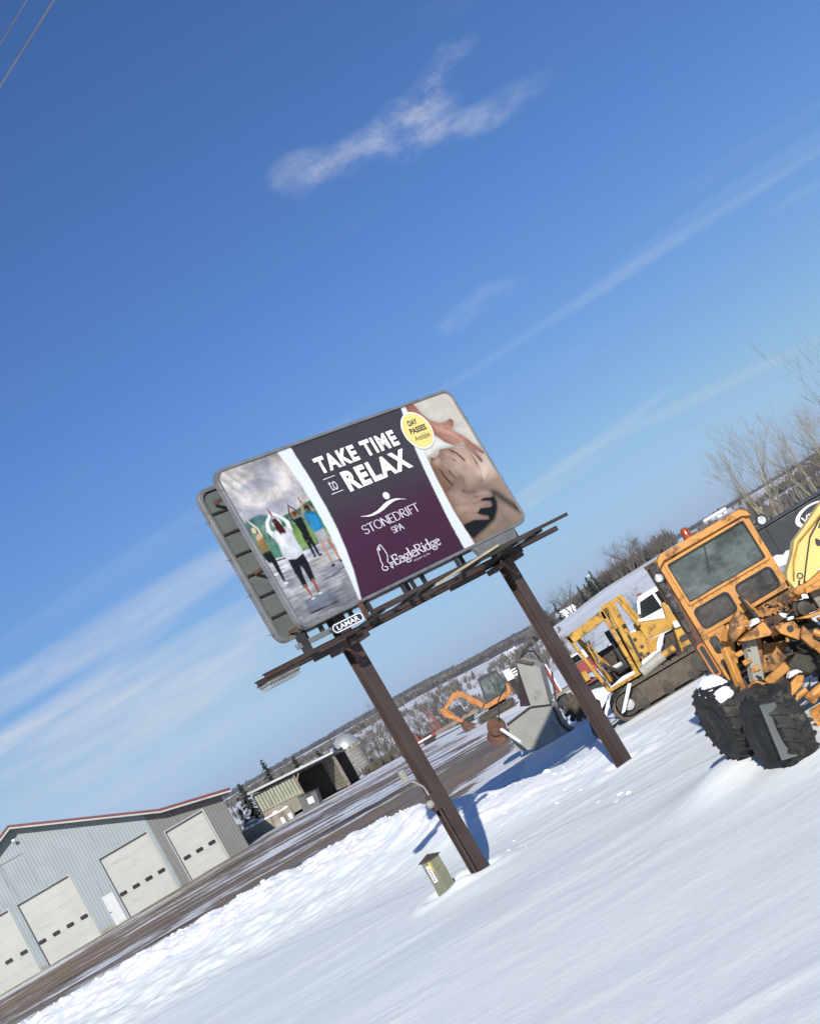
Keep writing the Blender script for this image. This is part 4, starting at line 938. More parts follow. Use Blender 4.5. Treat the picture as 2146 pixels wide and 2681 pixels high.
def siding(name, a0, a1, holes, m_, dep=0.0):
    m = MB(); p = .23; a = a0
    while a < a1 - .01:
        b = min(a + p, a1); z0 = .55
        prof = [(a, 0), (a + p * .72, 0), (a + p * .80, .022), (a + p * .92, .022), (b, 0)]
        for (u0, c0), (u1, c1) in zip(prof[:-1], prof[1:]):
            u0, u1 = min(u0, a1), min(u1, a1)
            if u1 - u0 < .001: continue
            mid = (u0 + u1) / 2; zs = z0
            for h in holes:
                if h[0] - .01 < mid < h[1] + .01: zs = max(zs, h[3])
            m.quad(GF(u0, zs, c0 - dep), GF(u1, zs, c1 - dep), GF(u1, roofz(u1) - .06, c1 - dep), GF(u0, roofz(u0) - .06, c0 - dep))
        a = b
    return m.build(name, m_, gar, smooth=0)
siding('front_wall', -7.0, 10.34, DOORS + [PDOOR], 'siding_light')
siding('side_bay_wall', 10.34, 15.70, [DOOR4], 'siding_dark', .04)
gbox(15.60, 15.68, .06, 26, .5, 5.0).build('end_wall', 'siding_dark', gar)
gbox(-7.0, -6.9, .02, 26, .5, 6.2).build('end_wall', 'siding_light', gar)
m = MB(); m.prism([(-7, .5), (15.6, .5), (15.6, 4.95), (11.5, 6.1), (2.11, 10.3), (-7, 6.2)], lambda a, z, c: G(a, c, z), 25.8, 26.0); m.build('rear_wall', 'siding_light', gar)
MB().add([G(-7, .05, .5), G(15.6, .05, .5), G(15.6, 25.8, .5), G(-7, 25.8, .5)], [(0, 1, 2, 3)]).build('floor_slab', 'concrete', gar)
for k, (a0, a1) in enumerate(((-7.5, 2.11), (2.11, 11.52), (11.52, 16.5))):
    z0, z1 = roofz(a0), roofz(a1); m = MB()
    pts = [G(a, d, z) for d in (-1.0, 26.6) for a, z in ((a0, z0), (a1, z1), (a1, z1 - .07), (a0, z0 - .07))]
    m.add(pts, [(0, 1, 2, 3), (7, 6, 5, 4), (0, 4, 5, 1), (1, 5, 6, 2), (2, 6, 7, 3), (3, 7, 4, 0)]); m.build('roof', 'red_trim', gar)
    m = MB(); m.prism([(a0, z0 + .05), (a1, z1 + .05), (a1, z1 - .12), (a0, z0 - .12)], GF, 1.005, 1.06); m.build('roof_edge', 'red_trim', gar)
    m = MB(); m.prism([(a0, z0 - .125), (a1, z1 - .125), (a1, z1 - .26), (a0, z0 - .26)], GF, .96, 1.02); m.build('fascia', 'cream_metal', gar)
    m = MB(); m.prism([(a0, z0 - .10), (a1, z1 - .10), (a1, z1 - .14), (a0, z0 - .14)], GF, .03, .95); m.build('soffit', 'cream_metal', gar)
def overhead(h, nwin, wz):
    a0, a1, z0, z1 = h; n = 6; sh = (z1 - z0) / n
    d_ = MB(); d_.prism([(a0 + .02, z0), (a1 - .02, z0), (a1 - .02, z1), (a0 + .02, z1)], GF, -.30, -.26)
    door = d_.build('overhead_door', 'cream_metal', gar)
    for k in range(n): MB().prism([(a0 + .03, z0 + k * sh + .005), (a1 - .03, z0 + k * sh + .005), (a1 - .03, z0 + (k + 1) * sh - .003), (a0 + .03, z0 + (k + 1) * sh - .003)], GF, -.258, -.225).build('door_section', 'cream_metal', door)
    for k in range(nwin):
        c = a0 + (a1 - a0) * (k + .5 + (.0)) / nwin if nwin < 4 else a0 + .37 + (a1 - a0 - .74) * k / (nwin - 1)
        MB().prism(roundrect(c - .27, wz - .135, c + .27, wz + .135, .07, 3), GF, -.223, -.205).build('door_window', 'dark_glass', door)
    m = MB(); m.prism([(a0 - .10, z0 - .2), (a0, z0 - .2), (a0, z1 + .10), (a0 - .10, z1 + .10)], GF, -.30, .045); m.build('door_jamb', 'siding_light', gar)
    m = MB(); m.prism([(a1, z0 - .2), (a1 + .10, z0 - .2), (a1 + .10, z1 + .10), (a1, z1 + .10)], GF, -.30, .045); m.build('door_jamb', 'cream_metal', gar)
    m = MB(); m.prism([(a0, z1), (a1, z1), (a1, z1 + .10), (a0, z1 + .10)], GF, -.30, .045); m.build('door_header', 'siding_light', gar)
for h in DOORS: overhead(h, 4, 2.52)
overhead(DOOR4, 3, 2.42)
a0, a1, z0, z1 = PDOOR
pd = MB().prism([(a0, z0), (a1, z0), (a1, z1), (a0, z1)], GF, -.04, .02).build('entry_door', 'entry_white', gar)
MB().lathe([(.03, 0), (.045, .03), (.045, .06), (.02, .08)], GF(a0 + .09, z0 + 1.0, .02), (0, -1, 0), 10).build('handle', 'dark_steel', pd)
MB().ring([(a0 - .07, z0), (a1 + .07, z0), (a1 + .07, z1 + .07), (a0 - .07, z1 + .07)], [(a0, z0 + .001), (a1, z0 + .001), (a1, z1), (a0, z1)], GF, 0.0, .04).build('door_frame', 'siding_light', gar)
for a0, a1 in ((-7, -4.85), (-.55, -.08), (4.03, 5.12), (10.07, 10.34)): MB().prism([(a0, .4), (a1, .4), (a1, 1.05), (a0, 1.05)], GF, .026, .07).build('footing', 'concrete', gar)
wl = MB().tube([GF(1.92, 9.55, 0), GF(1.92, 9.62, .25), GF(1.92, 9.55, .42)], .03, 6).build('wall_lamp', 'dark_steel', gar)
MB().lathe([(.03, 0), (.16, .05), (.13, .20)], GF(1.92, 9.60, .42), (0, -.5, -.85), 12).build('lamp_head', 'white_paint', wl)
MB().tube([GF(1.95, 8.5, .03), GF(-.2, 8.5, .03)], .025, 6).build('conduit', 'galvanised', gar)

# ================================================================== open shed, wall, bin
def XZ(Y): return lambda a, z, c: Vector((a, Y - c, z))
sh = thing('open_shed', 'low open-fronted farm shed with mossy sheet siding and dark interior', 'shed', (-18.7, 115, .8))
F = XZ(112)
m = MB(); pts = [Vector((x, yy, z + (yy - 111.4) * -.05)) for yy in (111.4, 119) for x, z in ((-22.5, 4.20), (-14.95, 3.62), (-14.95, 3.50), (-22.5, 4.08))]
m.add(pts, [(0, 1, 2, 3), (7, 6, 5, 4), (0, 4, 5, 1), (1, 5, 6, 2), (2, 6, 7, 3), (3, 7, 4, 0)]); m.build('roof', 'galvanised', sh)
MB().prism([(-22.5, 4.25), (-14.95, 3.67), (-14.95, 3.50), (-22.5, 4.06)], F, .62, .70).build('roof_edge', 'silo_metal', sh)
nst = 13
for k in range(nst):
    t0, t1 = k / nst, (k + 1) / nst; x0 = -22.25 + 3.5 * t0; x1 = -22.25 + 3.5 * t1
    zt = 3.88 - .28 * t0; zb = 2.30 - .25 * t0
    MB().prism([(x0, zb), (x0 + .19, zb), (x0 + .205, zb), (x1 - .055, zb), (x1 - .055, zt), (x0, zt)], F, 0, .03 + .03 * (k % 2)).build('siding_sheet', 'shed_sheet', sh)
MB().bx(-22.3, -18.7, 112.05, 112.15, 1.0, 2.4).build('stub_wall', 'concrete', sh)
MB().bx(-22.28, -18.75, 112.06, 112.12, 2.42, 3.66).build('dark_gap_backing', 'dark_wood', sh)  # added dark sheet so the gaps between siding strips read as shade
for x, w_ in ((-18.72, .16), (-15.25, .12)): MB().bx(x, x + w_, 111.7, 111.9, .6, 3.8 if x < -16 else 3.5).build('post', 'weathered_wood', sh)
MB().bar((-18.6, 111.75, 3.1), (-18.15, 111.75, 3.62), .1, .1).build('brace', 'weathered_wood', sh)
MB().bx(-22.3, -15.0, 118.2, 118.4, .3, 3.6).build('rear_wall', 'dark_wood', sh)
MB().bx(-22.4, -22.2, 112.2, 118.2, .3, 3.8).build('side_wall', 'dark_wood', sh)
for k in range(7): MB().add([Vector(p) for p in ((-16.9, 116.5, .7 + k * .38), (-15.15, 111.9, .7 + k * .38), (-15.15, 111.9, 1.06 + k * .38), (-16.9, 116.5, 1.06 + k * .38), (-16.8, 116.6, .7 + k * .38), (-15.05, 112.0, .7 + k * .38), (-15.05, 112.0, 1.06 + k * .38), (-16.8, 116.6, 1.06 + k * .38))], [(0, 1, 2, 3), (7, 6, 5, 4), (0, 4, 5, 1), (1, 5, 6, 2), (2, 6, 7, 3), (3, 7, 4, 0)]).build('wall_plank', 'block_wall', sh)

db = thing('dumpster', 'grey steel dumpster with a white paper notice by the open shed', 'dumpster', (-17.9, 109, .75))
m = MB(); Fd = XZ(109.6)
m.prism([(-18.75, .62), (-17.3, .62), (-17.1, 1.75), (-18.55, 1.95)], Fd, 0, 1.7); m.build('bin', 'bin_grey', db, bevel=.03)
m = MB(); m.prism([(-18.6, 1.96), (-17.05, 1.74), (-17.05, 1.80), (-18.6, 2.02)], Fd, -.05, 1.75); m.build('lid', 'black_paint', db)
nt = MB().prism([(-18.05, 1.08), (-17.58, 1.03), (-17.52, 1.50), (-17.99, 1.55)], Fd, 1.702, 1.712).build('notice', 'white_print', db)
for k in range(3): MB().prism([(-17.95, 1.17 + k * .11), (-17.65, 1.14 + k * .11), (-17.65, 1.18 + k * .11), (-17.95, 1.21 + k * .11)], Fd, 1.713, 1.716).build('print_line', 'grey_machine', nt)
for x in (-18.6, -17.45): MB().bx(x, x + .12, 108.0, 109.4, .50, .62).build('skid', 'dark_steel', db)

bw = thing('concrete_bunker_wall', 'low stained concrete wall with snow on top beside the garage corner', 'wall', (-22.5, 110, .7))
for k in range(3): MB().bx(-25.0 + k * 1.75, -25.0 + k * 1.75 + 1.72, 109.8, 110.2, .55, 1.85 - .12 * k).build('wall_slab', 'concrete', bw, bevel=.02)
for k in range(12):
    x = -24.9 + k * .43; s_ = .16 + .09 * math.sin(k * 2.3)
    MB().lathe([(.28, 0), (.26, s_ * .6), (.12, s_), (.01, s_ * 1.05)], (x, 110.0, 1.84 - .03 * k * .45), n=9).build('snow_patch', 'snow_cap', bw)
hb = thing('round_bale', 'snow-capped straw-coloured round bale behind the low concrete wall', 'bale', (-23.4, 112, .9))
MB().lathe([(.05, 0), (.62, .02), (.68, .2), (.68, 1.1), (.62, 1.28), (.05, 1.3)], (-24.1, 112, 1.5), (1, .1, 0), 20).build('straw_roll', 'straw', hb)
MB().lathe([(.5, 0), (.42, .12), (.2, .2), (.01, .22)], (-23.5, 112, 2.1), n=14).build('snow_patch', 'snow_cap', hb)
for k, x in enumerate((-20.55, -19.9)):
    br = thing('plastic_drum', 'white plastic drum standing in snow before the concrete wall' , 'drum', (x, 108.8, .8), 'white drums by the wall')
    MB().lathe([(.15, 0), (.17, .05), (.17, .50), (.14, .56), (.06, .58)], (x, 108.8 + .15 * k, .72), n=14).build('drum_body', 'white_paint', br)
    MB().lathe([(.05, 0), (.05, .04)], (x + .05, 108.8 + .15 * k, 1.30), n=8).build('drum_cap', 'dark_steel', br)

# ================================================================== silo
si = thing('silo', 'grey stave silo with shiny domed roof and pale outside chute', 'silo', (-25.2, 200, -1.2))
sc_ = Vector((-24.9, 200, 0)); r_ = 1.95
body_ = MB().lathe([(r_, -1.4), (r_, 3.2)], sc_, n=36).build('stave_wall', 'silo_stave', si)
for k in range(9): MB().lathe([(r_ + .005, 0), (r_ + .035, .03), (r_ + .035, .06), (r_ + .005, .09)], sc_ + Vector((0, 0, -1.1 + k * .5)), n=36).build('hoop', 'galvanised', body_)
MB().lathe([(r_ + .12, 3.2), (r_ + .06, 3.5), (r_ * .93, 4.1), (r_ * .72, 4.65), (r_ * .42, 5.05), (.12, 5.22)], sc_, n=28).build('dome', 'silo_metal', si)
for k in range(18):
    a = 2 * PI * k / 18; MB().box(sc_ + Vector((math.cos(a) * (r_ + .06), math.sin(a) * (r_ + .06), 2.95)), (.10, .14, .5), a).build('vent_slot', 'straw', body_)
MB().tube([(-25.6, 197.9, 3.9), (-25.4, 197.85, 3.2), (-25.4, 197.8, -1.2)], .26, 10).build('chute', 'silo_metal', si)

# ================================================================== mini excavator
ex = thing('mini_excavator', 'orange mini excavator with dark green-tinted cab and folded arm', 'excavator', (-1.8, 95, gz1(-1.8, 95)))
FE = XZ(95)
def track(parent, x0, x1, yc, wd, z0, h, m_='track_steel', shoes=26, hub='greased_steel'):
    r = h / 2; tr = MB(); out = []
    for k in range(13): a = R(90 + 180 * k / 12); out.append((x0 + r + r * math.cos(a), z0 + r + r * math.sin(a)))
    for k in range(13): a = R(-90 + 180 * k / 12); out.append((x1 - r + r * math.cos(a), z0 + r + r * math.sin(a)))
    inn = [(x0 + r + (x - x0 - r) * .82 if x < x0 + r else (x1 - r + (x - x1 + r) * .82 if x > x1 - r else x), z0 + r + (z - z0 - r) * .80) for x, z in out]
    f = lambda a, z, c: Vector((a, yc + c, z))
    tk = tr.ring(out, inn, f, -wd / 2, wd / 2).build('track', m_, parent)
    P = [Vector((a, b)) for a, b in out]; L = [0]
    for i in range(len(P)): L.append(L[-1] + (P[(i + 1) % len(P)] - P[i]).length)
    shoe = None
    for k in range(shoes):
        d = L[-1] * k / shoes; i = max(j for j in range(len(L)) if L[j] <= d + 1e-9); i = min(i, len(P) - 1)
        p = P[i]; q_ = P[(i + 1) % len(P)]; u = (q_ - p).normalized(); c = p + u * (d - L[i]); nv = Vector((u.y, -u.x))
        ang = math.atan2(u.y, u.x); mm = MB(); Mx = Matrix.Rotation(-ang, 3, 'Y')
        mm.box(Vector((c.x - nv.x * -.012, yc, c.y - nv.y * -.012)), (L[-1] / shoes * .80, wd * 1.04, .035), Mx); mm.build('track_shoe', m_, tk)
    for x in (x0 + r, x1 - r): MB().lathe([(r * .2, 0), (r * .72, .02), (r * .72, wd * .9), (r * .2, wd * .92)], (x, yc - wd * .46, z0 + r), (0, 1, 0), 16).build('wheel', hub, tk)
    MB().bx(x0 + r, x1 - r, yc - wd * .30, yc + wd * .30, z0 + h * .16, z0 + h * .86).build('track_frame', hub if wd < .45 else 'track_steel', tk, bevel=.02)
    n = max(2, int((x1 - x0 - 2 * r) / (h * .75)))
    for k in range(n): MB().lathe([(.02, 0), (r * .38, .01), (r * .38, wd * .7)], (x0 + r + (x1 - x0 - 2 * r) * (k + .5) / n, yc - wd * .35, z0 + r * .55), (0, 1, 0), 10).build('roller', hub, tk)
    return tk
ze = gz1(-1.8, 95)
track(ex, -3.2, -.45, 94.2, .38, ze, .52, shoes=20); track(ex, -3.1, -.40, 95.9, .38, ze, .52, shoes=20)
MB().prism([(-2.5, .95), (-2.2, .82), (-.6, .82), (-.25, 1.05), (-.18, 1.5), (-.36, 1.72), (-.46, 1.30), (-.9, 1.18), (-2.3, 1.16)], FE, -.9, .9).build('house', 'excavator_orange', ex, bevel=.05)
MB().bx(-2.2, -.9, 94.5, 95.6, ze + .42, .84).build('turntable', 'dark_steel', ex)
cabp = [(-2.15, 1.18), (-.50, 1.20), (-.34, 1.68), (-.42, 2.72), (-1.80, 2.84)]
ecab = MB().ring(cabp, [(-2.02, 1.26), (-.60, 1.27), (-.45, 1.68), (-.52, 2.60), (-1.72, 2.70)], FE, .82, .90).build('cab', 'black_paint', ex)
MB().ring(cabp, [(-2.02, 1.26), (-.60, 1.27), (-.45, 1.68), (-.52, 2.60), (-1.72, 2.70)], FE, -.42, -.34).build('cab_frame', 'black_paint', ecab)
MB().prism([(-1.80, 2.84), (-.42, 2.72), (-.42, 2.78), (-1.80, 2.90)], FE, -.42, .92).build('cab_roof', 'black_paint', ecab)
for x0, x1, z0, z1 in ((-1.22, -1.14, 1.25, 2.72), (-.86, -.80, 1.25, 2.68)): MB().prism([(x0, z0), (x1, z0), (x1 + .12, z1), (x0 + .12, z1)], FE, .83, .91).build('pillar', 'black_paint', ecab)
for pl in ([(-2.02, 1.26), (-1.25, 1.27), (-1.12, 2.68), (-1.72, 2.70)], [(-1.10, 1.27), (-.60, 1.27), (-.45, 1.68), (-.52, 2.60), (-.98, 2.66)]): MB().prism(pl, FE, .85, .86).build('window', 'dusty_reflect_glass', ecab)
MB().prism([(-2.14, 1.25), (-1.82, 2.80), (-1.80, 2.80), (-2.11, 1.25)], FE, -.34, .82).build('window', 'dusty_reflect_glass', ecab)
MB().bx(-1.1, -.7, 94.75, 95.3, 1.2, 2.0).build('seat', 'dark_steel', ecab)
MB().prism([(-2.55, 1.05), (-2.25, 1.30), (-3.2, 2.72), (-3.75, 2.92), (-4.0, 2.78), (-4.85, 2.30), (-4.75, 2.12), (-3.85, 2.50), (-3.35, 2.38)], FE, .05, .35).build('boom', 'excavator_orange', ex, bevel=.02)
MB().prism([(-5.1, 2.36), (-4.85, 2.42), (-4.60, 1.85), (-4.05, 1.02), (-4.0, .80), (-4.20, .84), (-4.85, 1.62), (-5.05, 1.9)], FE, .08, .32).build('arm', 'excavator_orange', ex, bevel=.02)
MB().prism([(-4.25, .92), (-3.98, .95), (-3.45, .35), (-3.75, .12), (-4.35, .28), (-4.38, .60)], FE, -.1, .5).build('bucket', 'rust_steel', ex, bevel=.02)
for p, q_ in (((-2.55, 94.75, 1.25), (-3.5, 94.75, 2.15)), ((-3.35, 94.75, 2.85), (-4.7, 94.75, 2.42)), ((-4.75, 94.72, 2.25), (-4.15, 94.72, 1.25))):
    p, q_ = Vector(p), Vector(q_); cy = MB().tube([p, p.lerp(q_, .6)], .06, 8).build('hydraulic_cylinder', 'excavator_orange', ex); MB().tube([p.lerp(q_, .6), q_], .03, 8).build('rod', 'chrome', cy)

# ================================================================== snow blower
sb = thing('snow_blower_attachment', 'grey steel snow blower head with tall chute and brown auger disc', 'snow blower', (0, 49.5, gz1(0, 49.5)))
def flat(pts, Y=49.4, k=.22):
    out = []
    for x, y_, z in pts:
        t = (Y + (y_ - Y) * k) / y_; out.append((x * t, y_ * t, CAM_H + (z - CAM_H) * t))
    return out
def hexa(front, back, name, m_, parent, bevel=0.0):
    n = len(front); m = MB(); m.add([Vector(p) for p in front] + [Vector(p) for p in back], [tuple(range(n))[::-1], tuple(range(n, 2 * n))] + [(i, (i + 1) % n, n + (i + 1) % n, n + i) for i in range(n)])
    return m.build(name, m_, parent, bevel=bevel)
chf = flat([(.17, 50.3, 1.39), (.77, 48.9, 1.18), (1.12, 48.9, 2.42), (.98, 49.1, 2.62), (.62, 50.0, 2.98), (.50, 50.2, 2.90)])
hexa(chf, [(x + .22, y + .75, z + .08) for x, y, z in chf], 'chute', 'grey_machine', sb, .012)
hexa(flat([(-.16, 51.6, 1.52), (.16, 50.4, 1.42), (.50, 50.3, 2.86), (.26, 51.6, 2.40)]), [(x + .03, y_ + .3, z) for x, y_, z in flat([(-.16, 51.6, 1.52), (.16, 50.4, 1.42), (.50, 50.3, 2.86), (.26, 51.6, 2.40)])], 'chute_side', 'brown_steel', sb)
hof = flat([(-.91, 52.3, 1.18), (.15, 50.4, 1.37), (.78, 48.8, 1.16), (.80, 48.5, .98), (.74, 48.35, .82), (.70, 48.0, .56), (.74, 47.5, .30), (.90, 47.0, .04), (.50, 48.2, -.05), (.0, 49.5, -.05), (-.6, 51.1, .02), (-1.1, 52.4, .12), (-1.08, 52.4, .45)])
hexa(hof, [(x + .25, y + .8, max(z, -.2)) for x, y, z in hof], 'fan_housing', 'grey_machine', sb, .012)
MB().tube(flat([(.82, 48.6, 1.06), (.79, 48.4, .82), (.74, 48.0, .55), (.80, 47.5, .27), (.98, 46.95, .04)]), .055, 8).build('rim', 'rust_steel', sb)
MB().bar(*flat([(.16, 50.15, 1.38), (.80, 48.65, 1.16)]), .05, .05).build('joint_flange', 'dark_steel', sb)
MB().bar(*flat([(-.91, 52.0, 1.20), (.13, 50.2, 1.39)]), .06, .06).build('housing_edge', 'brown_steel', sb)
m = MB(); m.tube(flat([(.62, 50.0, 3.0), (1.0, 49.1, 2.66)]), .07, 8); m.build('chute_lip', 'track_steel', sb)
dk = MB().lathe([(.03, -.03), (.33, -.02), (.36, 0), (.33, .03), (.03, .05)], flat([(-1.30, 52.5, 1.30)])[0], (.35, -.9, .15), 24).build('auger_disc', 'rust_steel', sb)
MB().lathe([(.03, -.03), (.36, -.02), (.40, 0), (.36, .03), (.03, .05)], flat([(-1.42, 52.6, .98)])[0], (.15, -.8, .55), 24).build('auger_disc', 'rust_steel', sb)
MB().tube(flat([(-1.18, 52.0, 1.14), (-.74, 47.9, .62)]), .065, 10).build('shaft', 'white_paint', sb)
MB().tube(flat([(-1.10, 52.5, 1.45), (-.75, 52.0, 2.1), (-.2, 51.7, 2.45)]), .025, 6).build('control_rod', 'dark_steel', sb)
MB().tube([(.72, 50.2, 3.02), (1.05, 50.0, 3.16), (1.25, 49.8, 3.02), (1.30, 49.6, 2.72)], .035, 7).build('hose', 'dark_rubber', sb)
MB().tube([(.62, 50.3, 2.95), (.95, 50.2, 3.22), (1.35, 50.1, 3.30)], .03, 7).build('hose', 'dark_rubber', sb)
MB().bar((1.02, 49.3, 1.15), (1.42, 49.3, 2.1), .07, .07).build('lift_arm', 'brown_steel', sb)
for k in range(3): MB().bar((.58 + .12 * k, 49.8, 3.05 - .12 * k), (.72 + .12 * k, 49.6, 2.88 - .12 * k), .12, .03).build('deflector_bolt', 'track_steel', sb)
# spare sprocket ring behind it
sp = thing('drive_sprocket', 'muddy brown toothed drive wheel lying behind the grey snow blower', 'sprocket', (1.55, 50.3, gz1(1.55, 50.3)))
sp_c = Vector((1.55, 50.3, .58)); sax = Vector((-.5, -.85, .15)).normalized()
hubm = MB().lathe([(.10, -.10), (.30, -.10), (.34, 0), (.30, .14), (.10, .16)], sp_c, sax, 22).build('hub', 'track_steel', sp)
a_ = sax.orthogonal().normalized(); b_ = sax.cross(a_)
for k in range(11):
    t = 2 * PI * k / 11; d_ = a_ * math.cos(t) + b_ * math.sin(t)
    MB().bar(sp_c + d_ * .28, sp_c + d_ * .54, .15, .16, sax).build('tooth', 'track_steel', sp)

# ================================================================== yellow crawler
cr = thing('yellow_crawler_tractor', 'rusty yellow tracked crawler with open roll cage and snow on its hood', 'crawler', (3.8, 42.5, gz1(3.8, 42.5)))
Y0 = 41.6
def cb(p, q_, w_=.11, h_=.11, nm='cage_post', m_='crawler_yellow', par=None): return MB().bar(p, q_, w_, h_).build(nm, m_, par or cr, bevel=.012)
FC = XZ(42)
zc = gz1(3.5, 42)
tkL = track(cr, 2.15, 5.6, 41.5, .50, -.05, .92, shoes=30); track(cr, 2.3, 5.7, 43.4, .50, -.05, .92, shoes=30)
MB().lathe([(.04, 0), (.14, .01), (.17, .05), (.12, .07)], (2.62, 41.22, .40), (0, -1, 0), 14).build('idler_hub', 'silo_metal', tkL)
MB().prism([(2.9, .80), (5.5, .80), (5.5, .95), (2.9, .95)], FC, -1.2, .2).build('main_frame', 'dark_steel', cr)
# cage
for yy, nm in ((41.5, 'front'), (43.2, 'rear')):
    dx = .28 if nm == 'rear' else 0.0
    cb((2.12 + dx, yy, 3.00), (2.36 + dx, yy, .98), .10, .12); cb((3.37 + dx, yy, 3.16), (3.32 + dx, yy, 1.0), .12, .12)
    cb((2.36 + dx, yy, 1.0), (3.40 + dx, yy, 1.0), .09, .11, 'cage_sill')
    cb((3.64 + dx, yy, 3.18), (3.48 + dx, yy, 1.05), .14, .13); cb((3.40 + dx, yy, 3.18), (4.02 + dx, yy, 3.18), .10, .10, 'cage_rail')
    cb((3.96 + dx, yy, 3.16), (4.10 + dx, yy, 2.20), .11, .12)
hexa([(2.04, 41.44, 2.98), (3.42, 41.44, 3.14), (3.42, 41.44, 2.84), (2.12, 41.44, 2.70)], [(2.34, 43.3, 2.98), (3.72, 43.3, 3.14), (3.72, 43.3, 3.02), (2.34, 43.3, 2.9)], 'cage_visor', 'crawler_yellow', cr, .03)
for x in (2.52, 2.62): cb((x, 42.1, 2.55), (x - .02, 42.1, 1.15), .05, .05, 'lever_guard')
cb((2.42, 42.6, 2.75), (2.95, 42.6, 1.05), .09, .09, 'cage_post')
# seat, levers, floor
MB().bx(2.75, 3.2, 42.1, 42.7, 1.0, 1.42).build('seat', 'dark_steel', cr, bevel=.04); MB().bx(3.14, 3.28, 42.1, 42.7, 1.3, 1.95).build('seat_back', 'dark_steel', cr, bevel=.04)
MB().lathe([(.30, 0), (.34, .05), (.2, .1), (.01, .11)], (2.98, 42.4, 1.42), n=14).build('snow_patch', 'snow_cap', cr)
for k, x in enumerate((2.45, 2.56, 2.68, 2.8)): MB().tube([(x, 42.0, 1.0), (x - .05, 41.95, 1.5), (x - .12, 41.95, 1.82)], .018, 6).build('lever', 'rust_steel', cr)
MB().tube([(2.6, 41.9, 1.72), (2.9, 41.8, 1.35), (3.25, 41.9, 1.30), (3.35, 42.0, 1.6)], .06, 8).build('hose', 'dark_rubber', cr)
MB().bx(2.5, 3.5, 41.7, 43.1, .93, .99).build('floor_plate', 'crawler_yellow', cr)
MB().prism([(2.40, 1.06), (3.25, 1.06), (3.28, 1.14), (2.9, 1.16)], FC, .35, .55).build('snow_patch', 'snow_cap', cr)
MB().bx(2.7, 3.9, 43.25, 43.6, 1.0, 2.05).build('winch_housing', 'greased_steel', cr, bevel=.05)
MB().tube([(3.3, 42.9, 1.9), (3.3, 42.9, 2.5)], .09, 10).build('air_cleaner', 'dark_steel', cr)
for k in range(5): MB().tube([(3.45 + .06 * k, 41.9, 1.1), (3.5 + .07 * k, 41.8, 1.5 + .1 * k), (3.75 + .05 * k, 41.9, 2.0)], .022, 6).build('hose', 'dark_rubber', cr)
MB().prism([(3.50, 1.35), (3.66, 1.32), (3.72, 2.1), (3.58, 2.16)], FC, .46, .52).build('control_box', 'greased_steel', cr, bevel=.01)
for x, z in ((3.78, 1.9), (3.85, 1.62), (3.72, 1.45), (3.9, 1.35)): MB().lathe([(.02, 0), (.055, .01), (.055, .03)], (x, 41.56, z), (0, -1, 0), 10).build('gauge', 'dark_steel', cr)
# hood and side panels
MB().prism([(3.62, 1.05), (4.08, 1.15), (4.06, 2.05), (3.70, 2.16)], FC, .30, .44).build('dash_panel', 'crawler_yellow', cr, bevel=.02)
MB().prism([(4.05, 1.70), (4.92, 1.62), (4.94, 1.96), (4.10, 2.28)], FC, -1.0, .40).build('hood', 'crawler_yellow', cr, bevel=.025)
MB().prism([(4.02, 1.18), (4.20, 1.16), (4.62, 1.62), (4.05, 1.69)], FC, .22, .38).build('side_panel', 'crawler_yellow', cr, bevel=.02)
MB().prism([(4.22, 1.02), (4.70, .98), (4.90, 1.55), (4.66, 1.60)], FC, .0, .18).build('engine_bay', 'greased_steel', cr)
MB().prism([(4.90, 1.92), (5.02, 2.42), (5.12, 2.40), (5.14, 2.02), (5.40, 1.90), (5.36, 1.58), (4.94, 1.62)], FC, .10, .36).build('bracket_plate', 'crawler_yellow', cr, bevel=.015)
gq = [(4.72, .74), (5.22, .66), (5.34, 1.46), (4.92, 1.56)]
gr_ = MB().prism(gq, FC, -.9, .46).build('radiator_guard', 'crawler_yellow', cr, bevel=.03)
for z, x in ((1.22, 5.06), (.90, 4.98)): MB().prism(roundrect(x - .16, z - .09, x + .15, z + .09, .07, 3), FC, .47, .485).build('guard_slot', 'dark_steel', gr_)
MB().tube([(3.42, 41.35, .98), (4.22, 41.35, 1.10)], .17, 14).build('hydraulic_tank', 'grey_machine', cr)
MB().tube([(4.22, 41.35, 1.10), (4.62, 41.35, 1.12)], .11, 12).build('hydraulic_cylinder', 'crawler_yellow', cr)
for pl, d0, d1 in (([(3.55, 1.16), (4.15, 1.26), (4.1, 1.33), (3.6, 1.27)], .5, .72), ([(4.12, 2.29), (4.9, 1.98), (4.92, 2.08), (4.5, 2.25), (4.2, 2.36)], -.9, .38), ([(4.96, 1.58), (5.40, 1.52), (5.42, 1.72), (5.0, 1.78)], -.5, .44), ([(4.20, 1.18), (4.62, 1.62), (4.52, 1.68), (4.28, 1.50), (4.12, 1.24)], .38, .52), ([(2.28, .28), (2.42, .30), (3.0, .90), (2.9, .95)], .9, 1.05)):
    MB().prism(pl, FC, d0, d1).build('snow_patch', 'snow_cap', cr, bevel=.03)
MB().bar((1.75, 41.1, .55), (2.4, 41.2, .95), .10, .08).build('push_arm', 'rust_steel', cr)
MB().prism([(1.55, .22), (1.72, .28), (2.35, .98), (2.22, .96)], FC, 1.0, 1.25).build('snow_patch', 'snow_cap', cr, bevel=.03)
MB().prism([(1.35, -.05), (1.62, -.05), (1.95, .95), (1.75, 1.05), (1.50, .5)], FC, -1.9, 1.2).build('blade', 'track_steel', cr, bevel=.02)
